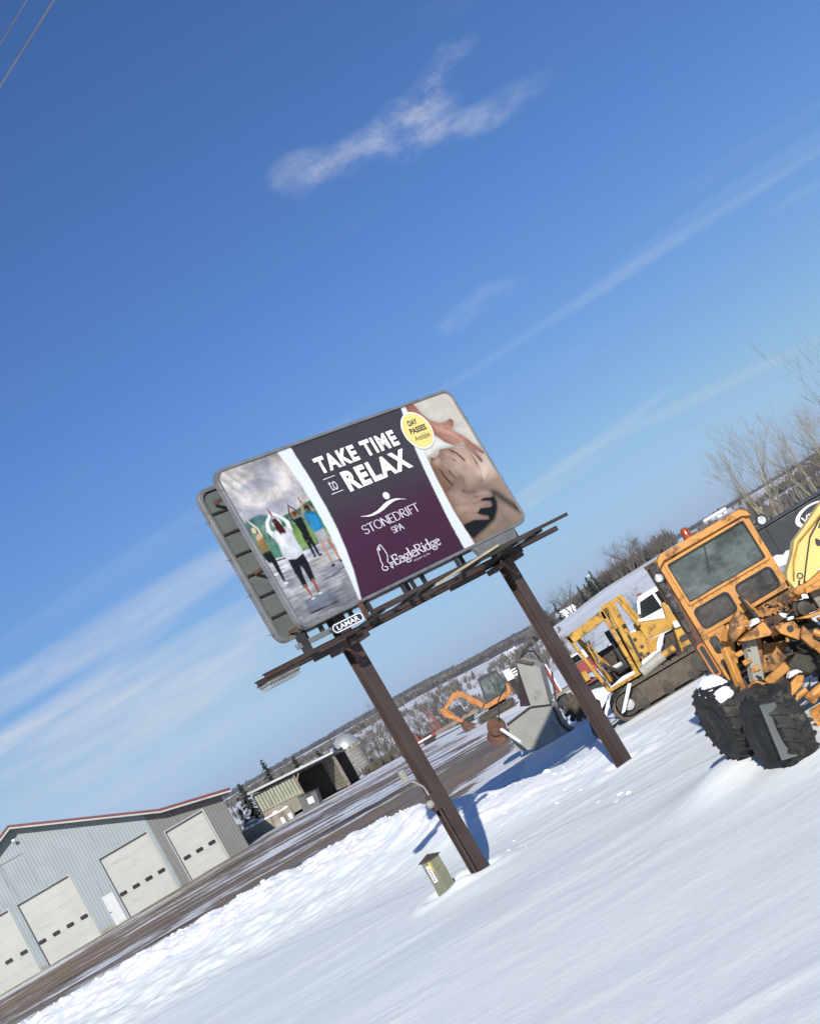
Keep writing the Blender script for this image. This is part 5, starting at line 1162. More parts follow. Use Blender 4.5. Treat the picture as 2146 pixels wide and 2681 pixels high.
# ================================================================== orange motor grader
gr = thing('motor_grader', 'weathered orange motor grader with tall glazed cab and big muddy lugged tyres', 'grader', (4.0, 24.5, gz1(4.0, 24.5)))
def GP(x, z, Y=24.0): return Vector((x * Y / 24, Y, 3.54 + (z - 3.54) * Y / 24))
def gpoly(name, pl, y0, y1, m_='grader_orange', par=None, bevel=.012):
    m = MB(); n = len(pl); m.add([Vector((x, y0, z)) for x, z in pl] + [Vector((x, y1, z)) for x, z in pl], [tuple(range(n))[::-1], tuple(range(n, 2 * n))] + [(i, (i + 1) % n, n + (i + 1) % n, n + i) for i in range(n)])
    return m.build(name, m_, par or gr, bevel=bevel)
FG = XZ(24.0)
cabf = [(3.17, 2.06), (4.86, 2.04), (4.90, 2.6), (4.92, 3.44), (4.80, 3.56), (3.28, 3.58), (3.17, 3.46)]
def frame_with(outer, holes, y0, y1, name):
    """a plate with rounded openings, made with boolean-free bridging: strips around each opening"""
    b = bmesh.new()
    def loop(pts): return [b.verts.new((x, y0, z)) for x, z in pts]
    ed = []
    for pts in [outer] + holes:
        vs = loop(pts); ed += [b.edges.new((vs[i], vs[(i + 1) % len(vs)])) for i in range(len(vs))]
    bmesh.ops.triangle_fill(b, use_beauty=True, use_dissolve=False, edges=ed, normal=(0, -1, 0))
    geo = bmesh.ops.extrude_face_region(b, geom=list(b.faces))
    for v in [g for g in geo['geom'] if isinstance(g, bmesh.types.BMVert)]: v.co.y = y1
    bmesh.ops.recalc_face_normals(b, faces=b.faces)
    for v in b.verts: v.co -= ORG[gr.name]
    me = bpy.data.meshes.new(name); b.to_mesh(me); b.free(); me.materials.append(MATS['grader_orange'])
    o = link(name, me, gr); bv = o.modifiers.new('bevel', 'BEVEL'); bv.width = .012; bv.segments = 2; bv.limit_method = 'ANGLE'; bv.angle_limit = R(40)
    return o
WS = roundrect(3.30, 2.66, 4.80, 3.40, .03, 2); LW1 = roundrect(3.27, 2.14, 3.94, 2.52, .09, 4); LW2 = roundrect(4.08, 2.13, 4.78, 2.52, .09, 4)
cab = frame_with(cabf, [WS, LW1, LW2], 23.95, 24.01, 'cab_front')
MB().ring(roundrect(3.25, 2.61, 4.85, 3.45, .03, 2), WS, FG, .052, .085).build('windshield_trim', 'grader_orange', cab, bevel=.008)
MB().ring(roundrect(3.285, 2.645, 4.815, 3.415, .03, 2), roundrect(3.32, 2.68, 4.78, 3.38, .03, 2), FG, .02, .06).build('window_seal', 'dark_rubber', cab)
for q_ in (LW1, LW2):
    c0 = (sum(p[0] for p in q_) / len(q_), sum(p[1] for p in q_) / len(q_)); o_ = [(c0[0] + (x - c0[0]) * 1.03, c0[1] + (z - c0[1]) * 1.05) for x, z in q_]; i_ = [(c0[0] + (x - c0[0]) * .95, c0[1] + (z - c0[1]) * .91) for x, z in q_]
    MB().ring(o_, i_, FG, .02, .062).build('window_seal', 'dark_rubber', cab)
    MB().prism(q_, FG, .01, .016).build('window', 'brown_glass', cab)
MB().prism(WS, FG, .01, .016).build('windshield', 'dusty_reflect_glass', cab)
wp = MB().tube([(4.02, 23.9, 3.40), (3.98, 23.88, 3.30), (3.86, 23.9, 2.96)], .010, 5).build('wiper', 'dark_steel', cab)
MB().bx(3.16, 4.94, 24.0, 25.75, 3.50, 3.57).build('cab_roof', 'grader_dirty', gr, bevel=.03)
MB().prism([(3.14, 3.40), (3.19, 3.55), (3.28, 3.615), (4.82, 3.595), (4.93, 3.50), (4.95, 3.40), (4.80, 3.47), (3.28, 3.49)], FG, -.1, .15).build('roof_visor', 'grader_orange', gr, bevel=.012)
for k in range(12): MB().lathe([(.011, 0), (.011, .012)], (3.32 + k * .13, 23.945, 2.585), (0, -1, 0), 6).build('rivet', 'grader_dirty', cab)
# side walls and rear of the cab: posts with glass so that light passes through
for x in (3.17, 4.86):
    for yy in (24.03, 25.6): MB().bx(x, x + .06, yy, yy + .08, 2.05, 3.5).build('cab_post', 'grader_orange', gr)
    MB().bx(x, x + .05, 24.03, 25.68, 1.3, 2.16).build('cab_side', 'grader_dirty', gr)
    MB().bx(x + .02, x + .03, 24.1, 25.6, 2.16, 3.48).build('side_glass', 'dusty_reflect_glass', gr)
MB().bx(3.2, 4.88, 25.66, 25.7, 1.3, 2.55).build('cab_rear', 'grader_dirty', gr); MB().bx(3.2, 4.88, 25.67, 25.68, 2.55, 3.5).build('rear_glass', 'dusty_reflect_glass', gr)
MB().bx(3.2, 4.9, 24.05, 25.65, 1.20, 1.30).build('cab_floor', 'dark_steel', gr)
MB().bx(3.8, 4.35, 24.9, 25.4, 1.3, 1.95).build('seat', 'dark_steel', gr, bevel=.05); MB().bx(3.85, 4.3, 25.3, 25.45, 1.9, 2.7).build('seat_back', 'dark_steel', gr, bevel=.05)
MB().bx(3.75, 4.4, 24.10, 24.35, 1.9, 2.42).build('console', 'grader_dirty', gr, bevel=.03)
MB().tube([(4.05, 24.35, 2.4), (4.05, 24.65, 2.62)], .03, 6).build('steering_column', 'dark_steel', gr); MB().lathe([(.20, -.015), (.22, 0), (.20, .015), (.18, 0)], (4.05, 24.68, 2.65), (0, .6, .8), 18).build('steering_wheel', 'dark_rubber', gr)
for k in range(7): MB().tube([(3.62 + k * .13, 24.25, 1.6), (3.62 + k * .13, 24.3, 2.3), (3.60 + k * .135, 24.32, 2.48)], .013, 5).build('control_lever', 'dark_steel', gr)
# left flank: door leaf with rusty edge and long grab window
gpoly('door_edge', [(3.13, 3.36), (3.165, 3.36), (3.165, 1.25), (3.05, 1.25), (3.03, 1.9), (3.10, 2.5)], 24.02, 24.10, 'rust_steel')
dw = MB().ring(roundrect(3.00, 1.36, 3.14, 1.98, .05, 3), roundrect(3.03, 1.40, 3.11, 1.94, .035, 3), FG, .0, .05).build('door_window_rim', 'excavator_orange', gr); MB().prism(roundrect(3.03, 1.40, 3.11, 1.94, .035, 3), FG, .005, .02).build('window', 'dark_glass', dw)
lowf = [(3.16, 2.07), (3.60, 2.06), (3.62, 1.80), (3.50, 1.45), (3.36, 1.08), (3.22, 1.05), (3.16, 1.3)]
lf = frame_with(lowf, [roundrect(3.24, 1.66, 3.40, 1.98, .07, 3), roundrect(3.22, 1.26, 3.31, 1.56, .04, 3)], 23.97, 24.02, 'cab_skirt')
MB().prism(roundrect(3.24, 1.66, 3.40, 1.98, .07, 3), FG, -.008, -.002).build('window', 'brown_glass', lf); MB().prism(roundrect(3.22, 1.26, 3.31, 1.56, .04, 3), FG, -.008, -.002).build('window', 'brown_glass', lf)
gpoly('cab_skirt', [(3.60, 2.06), (4.86, 2.05), (4.90, 1.55), (4.45, 1.50), (4.15, 1.62), (3.66, 1.78)], 24.05, 24.12, 'grader_dirty')
# valve bank, levers, pipes in front of the cab
rr = random.Random(3)
MB().tube([(3.45, 23.8, 1.85), (3.60, 23.7, 1.98), (3.78, 23.65, 1.86), (3.92, 23.62, 1.95)], .075, 8).build('link_arm', 'grader_orange', gr)
gpoly('valve_bank', [(3.52, 1.72), (3.75, 1.80), (3.95, 2.06), (3.86, 2.16), (3.62, 2.02), (3.50, 1.88)], 23.60, 23.85, 'grader_dirty', bevel=.03)
MB().bar((4.03, 23.7, 2.34), (4.06, 23.62, 1.92), .05, .05).build('control_link', 'dark_steel', gr); MB().bar((4.06, 23.68, 2.25), (4.16, 23.6, 1.90), .03, .03).build('control_link', 'grader_orange', gr)
for k in range(9):
    x0 = 4.12 + .075 * k; z0 = 2.02 - .028 * k
    MB().tube([(x0, 23.75, z0), (x0 + .06, 23.6, z0 + rr.uniform(-.02, .08)), (x0 + .13, 23.62, z0 - rr.uniform(.05, .14))], .018, 5).build('pipe', ('rust_steel', 'grader_dirty', 'dark_rubber')[k % 3], gr)
rg = MB().lathe([(.03, 0), (.085, .01), (.085, .08), (.045, .09)], (4.56, 23.55, 1.93), (-.2, -1, 0), 14).build('pump', 'grader_dirty', gr)
MB().lathe([(.05, 0), (.09, .02), (.09, .07)], (4.60, 23.5, 1.90), (.3, -1, .2), 12).build('pulley', 'rust_steel', gr)
for k in range(6): MB().tube([(4.30 + .07 * k, 23.6, 1.80 - .02 * k), (4.36 + .07 * k, 23.5, 1.72), (4.50 + .06 * k, 23.52, 1.66 - .02 * k)], .022, 6).build('hose', 'dark_rubber', gr)
gpoly('drag_link', [(4.72, 1.98), (4.78, 1.88), (4.98, 1.86), (5.50, 1.98), (5.52, 2.10), (5.00, 2.00), (4.86, 2.02)], 23.2, 23.4, 'grader_orange', bevel=.03)
MB().bx(4.98, 5.30, 23.3, 23.6, 1.52, 1.84).build('filter_box', 'concrete', gr, bevel=.02)
MB().lathe([(.04, 0), (.12, .02), (.12, .16), (.06, .18)], (4.78, 23.5, 1.66), (0, -1, 0), 14).build('pump', 'greased_steel', gr)
gpoly('valve_block', [(4.60, 1.60), (4.98, 1.50), (5.0, 1.74), (4.66, 1.84)], 23.45, 23.75, 'greased_steel', bevel=.02)
gpoly('upper_link', [(4.86, 1.86), (5.2, 1.80), (6.6, 1.70), (6.6, 1.86), (5.2, 1.94), (4.9, 1.95)], 23.05, 23.2, 'grader_orange', bevel=.02)
gpoly('scarifier_frame', [(4.84, 1.02), (5.3, .95), (6.5, .80), (6.5, .62), (5.2, .74), (4.86, .84)], 22.6, 22.8, 'grader_dirty', bevel=.02)
MB().tube([(4.5, 22.85, .86), (5.1, 22.6, .70), (6.2, 22.4, .60)], .07, 10).build('hydraulic_cylinder', 'grader_orange', gr)
for k in range(4): MB().bar((4.95 + .28 * k, 22.9, 1.5 - .05 * k), (5.05 + .28 * k, 22.8, .9 - .04 * k), .07, .08).build('frame_rib', rr.choice(('grader_dirty', 'grader_orange')), gr, bevel=.01)
# fenders and frame
gpoly('fender', [(3.59, 1.73), (3.78, 1.755), (4.08, 1.81), (4.10, 1.78), (4.12, 1.58), (4.06, 1.555), (3.66, 1.68)], 23.35, 23.75, 'grader_orange')
gpoly('fender', [(4.10, 1.82), (4.38, 1.79), (4.42, 1.68), (4.22, 1.62), (4.12, 1.55)], 23.40, 23.72, 'rust_steel')
bp = gpoly('pivot_plate', [(4.18, 1.65), (4.50, 1.58), (4.54, 1.42), (4.41, 1.26), (4.21, 1.51)], 23.25, 23.40, 'grader_orange')
MB().lathe([(.02, 0), (.055, .004), (.055, .02)], (4.38, 23.245, 1.50), (0, -1, 0), 14).build('pin', 'dark_steel', bp)
gpoly('main_beam', [(4.50, 1.60), (4.70, 1.50), (5.30, 1.42), (6.6, 1.36), (6.6, 1.72), (5.30, 1.60), (4.90, 1.52)], 22.9, 23.3, 'grader_orange')
gpoly('beam_side', [(4.80, 1.44), (5.35, 1.36), (6.6, 1.10), (6.6, .75), (5.25, .90), (4.92, 1.0)], 22.95, 23.15, 'grader_orange')
gpoly('hanger_post', [(4.42, 1.30), (4.56, 1.45), (4.66, 1.05), (4.60, .95), (4.50, 1.05)], 23.1, 23.3, 'grader_dirty')
gpoly('hanger_plate', [(4.56, 1.46), (4.80, 1.40), (4.86, 1.10), (4.70, 1.00)], 23.3, 23.5, 'greased_steel')
cy = MB().tube([(4.62, 22.95, 1.30), (4.80, 22.9, 1.05)], .055, 8).build('hydraulic_cylinder', 'grader_orange', gr); MB().tube([(4.80, 22.9, 1.05), (5.02, 22.85, .72)], .035, 10).build('rod', 'chrome', cy)
MB().bar((4.49, 22.9, 1.16), (4.66, 22.8, .50), .05, .06).build('side_bar', 'grader_orange', gr)
MB().bar((4.70, 23.1, 1.1), (4.92, 23.0, .45), .10, .10).build('side_bar', 'grader_dirty', gr)
# steering king post, dark chassis
MB().bar(Vector((3.78, 23.7, 1.66)), Vector((3.52, 23.6, 1.0)), .17, .20).build('king_post', 'grey_machine', gr, bevel=.015)
MB().bar((3.95, 23.85, 1.62), (3.62, 23.75, 1.02), .10, .12).build('king_brace', 'grader_dirty', gr, bevel=.012)
gpoly('belly_plate', [(3.70, 1.02), (3.92, 1.48), (4.35, 1.30), (4.30, 1.0), (4.05, .95)], 24.0, 24.1, 'grader_dirty')
gpoly('chassis', [(3.30, 1.25), (4.9, 1.25), (4.9, .55), (3.5, .6)], 24.25, 27.6, 'dark_steel')
gpoly('transmission', [(4.05, .98), (4.30, 1.10), (4.55, 1.0), (4.60, .72), (4.30, .66), (4.05, .80)], 23.5, 24.2, 'greased_steel', bevel=.05)
cyl = MB().bar(Vector((3.60, 23.3, .93)), Vector((4.02, 23.2, 1.02)), .17, .16); cyl.build('axle_arm', 'grader_orange', gr, bevel=.03)
MB().bar((3.34, 23.5, 1.75), (3.20, 23.4, 1.02), .12, .12).build('step_rail', 'grader_orange', gr, bevel=.02)
for k in range(3): MB().bx(3.42 + .05 * k, 3.56 + .05 * k, 23.5, 23.6, 1.50 - .17 * k, 1.58 - .17 * k).build('step', 'grader_orange', gr)
gpoly('axle_bracket', [(3.30, 1.02), (3.46, 1.06), (3.60, .92), (3.50, .82), (3.30, .90)], 23.2, 23.5, 'grader_orange', bevel=.02)
gpoly('draw_bar', [(3.62, .70), (4.02, .84), (4.12, .78), (4.02, .66), (3.76, .58)], 22.9, 23.1, 'grader_orange', bevel=.02)
MB().tube([(3.72, 22.9, .52), (4.02, 22.85, .58)], .05, 8).build('tie_rod', 'grader_orange', gr); MB().tube([(4.0, 22.8, .44), (4.5, 22.7, .54)], .09, 10).build('hydraulic_cylinder', 'grader_orange', gr)
MB().tube([(3.95, 22.75, .52), (4.02, 22.75, .36)], .06, 8).build('clevis', 'grader_orange', gr)
MB().tube([(3.80, 22.85, .40), (4.12, 22.8, .46)], .03, 8).build('rod', 'chrome', gr)
# blade (mouldboard), curved
mbd = MB(); prof = [(.0, .02), (-.10, .12), (-.14, .26), (-.11, .42), (.0, .56)]
n = len(prof); vs = []
for (x, yy) in ((3.82, 22.4), (6.4, 21.9)):
    for t in (0, .03):
        for dy, z in prof: vs.append(Vector((x, yy - dy + t + .1, z * .62 - .02 + (.10 if x > 5 else 0))))
fs = []
for i in range(n - 1): fs += [(i, i + 1, 2 * n + i + 1, 2 * n + i), (n + i, 3 * n + i, 3 * n + i + 1, n + i + 1)]
fs += [(i, n + i, n + i + 1, i + 1) for i in range(n - 1)] + [(2 * n + i, 2 * n + i + 1, 3 * n + i + 1, 3 * n + i) for i in range(n - 1)] + [(0, 2 * n, 3 * n, n), (n - 1, 2 * n - 1, 4 * n - 1, 3 * n - 1)]
mbd.add(vs, fs); mbd.build('blade', 'grader_orange', gr)
for pl, y0, y1 in (([(3.86, 1.83), (4.06, 1.82), (4.06, 1.90), (3.98, 1.92)], 23.4, 23.7), ([(4.30, 1.76), (4.45, 1.66), (4.52, 1.70), (4.44, 1.78)], 23.42, 23.6), ([(4.42, 1.62), (4.52, 1.60), (4.55, 1.64), (4.46, 1.67)], 23.25, 23.4), ([(3.86, .86), (4.06, .86), (4.12, .83), (4.06, .92), (3.94, .94)], 22.85, 23.1)):
    gpoly('snow_patch', pl, y0, y1, 'snow_cap', bevel=.02)
# lights
for c in ((3.06, 23.88, 3.28), (5.06, 23.88, 3.24)):
    hl = MB().lathe([(.03, .12), (.09, .10), (.105, .02), (.105, -.03), (.085, -.035)], c, (0, 1, 0), 20).build('headlight', 'dark_rubber', gr); MB().lathe([(.01, -.045), (.05, -.042), (.084, -.03), (.084, -.02)], c, (0, 1, 0), 20).build('lens', 'lamp_glass', hl)
    MB().bar(Vector(c) + Vector((0, .08, 0)), (3.2 if c[0] < 4 else 4.9, 24.0, c[2]), .04, .04).build('lamp_bracket', 'dark_steel', hl)
bc = MB().lathe([(.09, 0), (.09, .03), (.085, .06), (.075, .16), (.05, .20), (.01, .21)], (3.90, 24.2, 3.60), n=16).build('beacon', 'amber', gr); MB().lathe([(.10, 0), (.10, .035)], (3.90, 24.2, 3.575), n=14).build('beacon_base', 'white_paint', bc)
# engine hood and rear wheels behind the cab
gpoly('engine_hood', [(3.95, 1.15), (5.0, 1.15), (5.0, 2.0), (3.95, 2.0)], 25.75, 28.6, 'grader_orange', bevel=.05)
def wheel(c, axis, r, wd, lugs, m_='mud_rubber', parent=gr, hubm='grader_dirty', tread=.055):
    ax = Vector(axis).normalized(); c = Vector(c); h = wd / 2
    ty = MB().lathe([(r * .52, -h * .80), (r * .62, -h), (r * .84, -h * 1.02), (r * .955, -h * .86), (r * .985, -h * .4), (r * .985, h * .4), (r * .955, h * .86), (r * .84, h * 1.02), (r * .62, h), (r * .52, h * .80)], c, ax, 40).build('tyre', m_, parent)
    a = ax.orthogonal().normalized(); b_ = ax.cross(a)
    lb = MB()
    for k in range(lugs):
        for sgn in (-1, 1):
            t0 = 2 * PI * (k + (.5 if sgn > 0 else 0)) / lugs; P = []
            for f_, dt in ((.04, 0.0), (.5, .10), (1.0, .20)):
                d_ = a * math.cos(t0 + dt) + b_ * math.sin(t0 + dt); P.append(c + ax * (sgn * h * f_) + d_ * (r * (.985 if f_ < .9 else .93)))
            one = MB()
            for p, q_ in zip(P[:-1], P[1:]): one.bar(p, q_, tread * 1.25, tread * 1.5, (p + q_) / 2 - c)
            one.build('lug', m_, ty, smooth=0)
    MB().lathe([(.04, -h * .35), (r * .30, -h * .40), (r * .50, -h * .62), (r * .53, -h * .80), (r * .53, h * .8), (r * .30, h * .4), (.04, h * .35)], c, ax, 28).build('rim', hubm, ty)
    return ty
wA = wheel((2.60, 22.05, .90), (-.97, -.24, .04), .64, .46, 20, tread=.036); wB = wheel((2.96, 20.65, .57), (-.96, -.26, .12), .66, .50, 20, tread=.036)
for c in ((3.8, 27.2, .66), (5.3, 27.2, .66)): wheel(c, (1, 0, 0), .66, .42, 13)
MB().tube([(2.60, 22.05, 1.0), (3.3, 23.0, .95), (3.5, 23.4, .95)], .09, 10).build('axle', 'dark_steel', gr); MB().tube([(3.02, 20.65, .66), (3.45, 21.9, .72), (3.8, 23.0, .8)], .09, 10).build('axle', 'dark_steel', gr)
MB().tube([(3.8, 27.2, .66), (5.3, 27.2, .66)], .10, 10).build('axle', 'dark_steel', gr)
hexa([(2.70, 20.02, .28), (2.93, 20.05, .22), (3.06, 20.12, 1.0), (2.84, 20.06, 1.08)], [(2.72, 20.06, .28), (2.95, 20.09, .22), (3.08, 20.16, 1.0), (2.86, 20.10, 1.08)], 'metal_plate', 'bin_grey', gr)
def tyre_snow(c, axis, r, wd, a0, a1, w0, w1, seed):
    """a blanket of settled snow following the curve of the tyre"""
    ax = Vector(axis).normalized(); c = Vector(c); upv = (Vector((0, 0, 1)) - ax * ax.z).normalized(); fw = ax.cross(upv); rk = random.Random(seed)
    na, nw = 14, 8; vs = []; fs = []
    for i in range(na + 1):
        for j in range(nw + 1):
            u = i / na * 2 - 1; v = j / nw * 2 - 1; edge = max(0, 1 - (u * u) ** 1.5 * 1.0) * max(0, 1 - (v * v) ** 1.5)
            a = R(a0 + (a1 - a0) * (i / na + rk.uniform(-.03, .03))); h = wd * (w0 + (w1 - w0) * (j / nw + rk.uniform(-.05, .05)))
            rr2 = r * (1.0 - .16 * abs(2 * h / wd) ** 3) - .03 + .085 * edge * rk.uniform(.75, 1.1)
            vs.append(c + ax * h + (upv * math.cos(a) + fw * math.sin(a)) * rr2)
    for i in range(na):
        for j in range(nw): k = i * (nw + 1) + j; fs.append((k, k + 1, k + nw + 2, k + nw + 1))
    return MB().add(vs, fs).build('snow_patch', 'snow_cap', gr, smooth=80)
AXA = (-.97, -.24, .04)
tyre_snow((2.60, 22.05, .90), AXA, .68, .46, -34, 26, -.50, .48, 1); tyre_snow((2.60, 22.05, .90), AXA, .68, .46, 34, 66, -.30, .40, 2); tyre_snow((2.60, 22.05, .90), AXA, .68, .46, -60, -40, -.2, .45, 3)
# grime and small fittings over the front of the machine
rk = random.Random(15)
for k in range(46):
    x = rk.uniform(3.55, 5.2); z = rk.uniform(.55, 1.95); yy = 23.35 + .35 * (5.2 - x) / 1.6 - rk.uniform(0, .25); t = rk.random()
    if t < .35: MB().lathe([(.012, 0), (.024, .004), (.024, .03), (.010, .034)], (x, yy, z), (rk.uniform(-.3, .3), -1, 0), 6).build('bolt', rk.choice(('rust_steel', 'grader_dirty')), gr)
    elif t < .6:
        p = Vector((x, yy, z)); pts = [p]
        for i in range(4): p = p + Vector((rk.uniform(-.10, .14), rk.uniform(-.06, .05), rk.uniform(-.12, .07))); pts.append(p)
        MB().tube(pts, rk.uniform(.010, .02), 6).build('hose', rk.choice(('dark_rubber', 'dark_rubber', 'rust_steel')), gr)
    else:
        Mx = Matrix.Rotation(rk.uniform(-.6, .6), 3, 'Y') @ Matrix.Rotation(rk.uniform(-.4, .4), 3, 'Z')
        MB().box((x, yy + .05, z), (rk.uniform(.05, .16), rk.uniform(.05, .12), rk.uniform(.03, .10)), Mx).build('bracket', rk.choice(('grader_dirty', 'grader_dirty', 'grader_orange', 'greased_steel', 'rust_steel')), gr, bevel=.006)

# ================================================================== pale yellow excavator arm
yx = thing('pale_yellow_excavator', 'pale yellow excavator reaching its chipped arm down behind the grader cab', 'excavator', (9.5, 32, gz1(9.5, 32)))
F2 = XZ(32)
armp = [(6.52, 1.72), (6.60, 1.86), (6.92, 2.14), (7.12, 2.38), (7.45, 2.52), (8.2, 2.86), (9.3, 3.2), (10.4, 3.2), (10.4, 2.7), (9.2, 2.55), (8.2, 2.10), (7.36, 1.60), (6.90, 1.36), (6.70, 1.30), (6.56, 1.42)]
am = MB().prism(armp, F2, -.22, .22).build('arm', 'boom_yellow', yx, bevel=.02)
MB().tube([(6.62, 31.75, 1.62), (6.85, 31.75, 2.0), (7.15, 31.75, 2.30), (7.7, 31.75, 2.50), (8.6, 31.75, 2.84)], .022, 6).build('grease_line', 'crawler_yellow', am)
MB().tube([(6.75, 31.74, 1.42), (7.10, 31.74, 1.86), (7.45, 31.74, 2.28), (7.95, 31.74, 2.58)], .018, 6).build('hydraulic_hose', 'dark_steel', am)
for cx, cz, r in ((7.55, 2.08, .085), (7.80, 2.34, .095)):
    rk = random.Random(int(cx * 100)); MB().prism([(cx + r * rk.uniform(.4, 1.2) * math.cos(2 * PI * k / 11), cz + r * rk.uniform(.4, 1.3) * math.sin(2 * PI * k / 11)) for k in range(11)], F2, .221, .225).build('chipped_patch', 'dark_steel', am)
MB().ring([(6.80 + .075 * math.cos(R(a)), 1.64 + .075 * math.sin(R(a))) for a in range(0, 360, 18)], [(6.80 + .045 * math.cos(R(a)), 1.64 + .045 * math.sin(R(a))) for a in range(0, 360, 18)], F2, .221, .226).build('painted_mark', 'black_print', am)
MB().prism([(6.72, 1.58), (6.76, 1.56), (6.70, 1.48), (6.78, 1.44), (6.82, 1.50), (6.86, 1.48), (6.82, 1.39), (6.70, 1.40), (6.65, 1.49)], F2, .221, .226).build('painted_mark', 'black_print', am)
track(yx, 9.6, 13.0, 31.2, .5, gz1(11, 32), .8, shoes=24); track(yx, 9.6, 13.0, 33.6, .5, gz1(11, 32), .8, shoes=24)
MB().bx(9.9, 13.2, 31.0, 33.8, 1.2, 2.4).build('house', 'boom_yellow', yx, bevel=.06); MB().bx(10.2, 11.4, 31.0, 32.0, 2.4, 3.6).build('cab', 'dark_glass', yx, bevel=.05); MB().bx(10.4, 12, 31.6, 33.2, .8, 1.2).build('turntable', 'dark_steel', yx)

# ================================================================== black dump trailer with oval badge
bt = thing('black_dump_trailer', 'long black dump trailer with white oval badge parked behind the grader', 'trailer', (11, 45, gz1(11, 45)))
F3 = XZ(45)
bd_ = MB().prism([(8.95, 2.72), (14.5, 2.74), (14.5, 1.5), (10.4, 1.42), (9.25, 1.5), (9.05, 1.9)], F3, -2.2, 0).build('box', 'black_paint', bt, bevel=.03)
MB().prism([(8.9, 2.74), (14.6, 2.76), (14.6, 2.84), (8.9, 2.82)], F3, -2.25, .06).build('top_rail', 'black_paint', bt, bevel=.01)
for k in range(5): MB().prism([(9.5 + k * 1.1, 1.5), (9.6 + k * 1.1, 1.5), (9.6 + k * 1.1, 2.7), (9.5 + k * 1.1, 2.7)], F3, .0, .05).build('rib', 'black_paint', bt)
el_o = [(11.05 + .66 * math.cos(R(a)), 2.30 + .34 * math.sin(R(a))) for a in range(0, 360, 10)]; el_i = [(11.10 + .56 * math.cos(R(a)), 2.30 + .28 * math.sin(R(a))) for a in range(0, 360, 10)]
bdg = MB().ring(el_o, el_i, F3, .052, .06).build('badge_ring', 'white_print', bt)
MB().prism(el_i, F3, .052, .056).build('badge_field', 'black_paint', bdg)
text_part('lettering', 'VIN', 'white_print', bdg, F3, 10.62, 2.18, .62, .22, .062, bold=.01, shear=.2)
for x in (10.2, 13.0):
    for yy in (44.6, 46.8): MB().lathe([(.12, 0), (.46, .02), (.5, .08), (.5, .22), (.46, .28), (.12, .3)], (x, yy, gz1(x, 45) + .48), (0, 1, 0), 22).build('wheel', 'dark_rubber', bt)
MB().bx(9.2, 14.3, 45.3, 46.7, .9, 1.5).build('chassis', 'dark_steel', bt)

# ================================================================== snowed-in scrap
sc2 = thing('scrap_heap', 'snow-covered heap of scrap metal between the grader cab and yellow arm', 'scrap heap', (8.6, 40, gz1(8.6, 40)))
rk = random.Random(4)
for k in range(16):
    Mx = Matrix.Rotation(rk.uniform(-.5, .5), 3, 'Y') @ Matrix.Rotation(rk.uniform(0, 3), 3, 'Z')
    MB().box((8.6 + rk.uniform(-.6, .9), 40 + rk.uniform(-.5, .8), rk.uniform(.35, 1.9)), (rk.uniform(.2, .9), rk.uniform(.1, .4), rk.uniform(.06, .3)), Mx).build('scrap_piece', rk.choice(('dark_steel', 'rust_steel', 'galvanised', 'grey_machine')), sc2)
for k in range(9):
    r = rk.uniform(.18, .42); MB().lathe([(r, -.12), (r * .9, .04), (r * .55, .16), (.02, .2)], (8.6 + rk.uniform(-.55, .8), 39.7 + rk.uniform(-.3, .6), rk.uniform(.5, 2.0)), (rk.uniform(-.3, .3), rk.uniform(-.4, 0), 1), 11).build('snow_patch', 'snow_cap', sc2)
MB().lathe([(1.1, -.2), (.95, .5), (.6, 1.2), (.25, 1.6), (.02, 1.7)], (8.7, 40.4, gz1(8.7, 40.4)), n=14).build('snow_core', 'snow_cap', sc2)

# ================================================================== white truck behind the crawler
wt = thing('white_pickup_truck', 'white truck cab with dark side window behind the yellow crawler', 'truck', (7, 60, gz1(7, 60)))
F4 = XZ(60); zt = gz1(7, 60)
cbp = [(5.70, .75), (5.85, 1.62), (6.02, 1.80), (6.36, 2.50), (6.56, 2.66), (7.75, 2.66), (7.9, 2.5), (7.95, .75)]
tcab = MB().prism(cbp, F4, -1.8, 0).build('cab', 'white_paint', wt, bevel=.06)
MB().prism([(6.14, 1.78), (6.46, 2.42), (7.10, 2.46), (7.14, 1.74)], F4, .005, .02).build('side_window', 'dark_glass', tcab); MB().prism([(7.24, 1.74), (7.22, 2.46), (7.62, 2.44), (7.66, 1.74)], F4, .005, .02).build('side_window', 'dark_glass', tcab)
MB().prism([(6.03, 1.84), (6.35, 2.46), (6.33, 2.48), (6.0, 1.84)], F4, -1.7, -.1).build('windscreen', 'dark_glass', tcab)
for k in range(3): MB().lathe([(.05, 0), (.05, .06), (.02, .09)], (6.7, 60.2 + .6 * k, 2.66), n=8).build('marker_lamp', 'amber', tcab)
MB().bx(6.0, 6.2, 59.75, 59.95, 1.7, 2.0).build('mirror', 'dark_steel', tcab)
MB().bx(4.4, 5.8, 60.05, 61.75, .75, 1.55).build('engine_bonnet', 'white_paint', wt, bevel=.08); MB().bx(7.95, 10.6, 60.0, 61.8, .8, 1.5).build('bed', 'white_paint', wt, bevel=.03)
for x in (4.95, 9.4):
    for yy in (59.95, 61.6): MB().lathe([(.12, 0), (.36, .02), (.40, .06), (.40, .2), (.36, .24), (.12, .26)], (x, yy, zt + .38), (0, 1, 0), 20).build('wheel', 'dark_rubber', wt)
MB().bx(4.5, 10.5, 60.2, 61.6, .45, .8).build('chassis', 'dark_steel', wt)

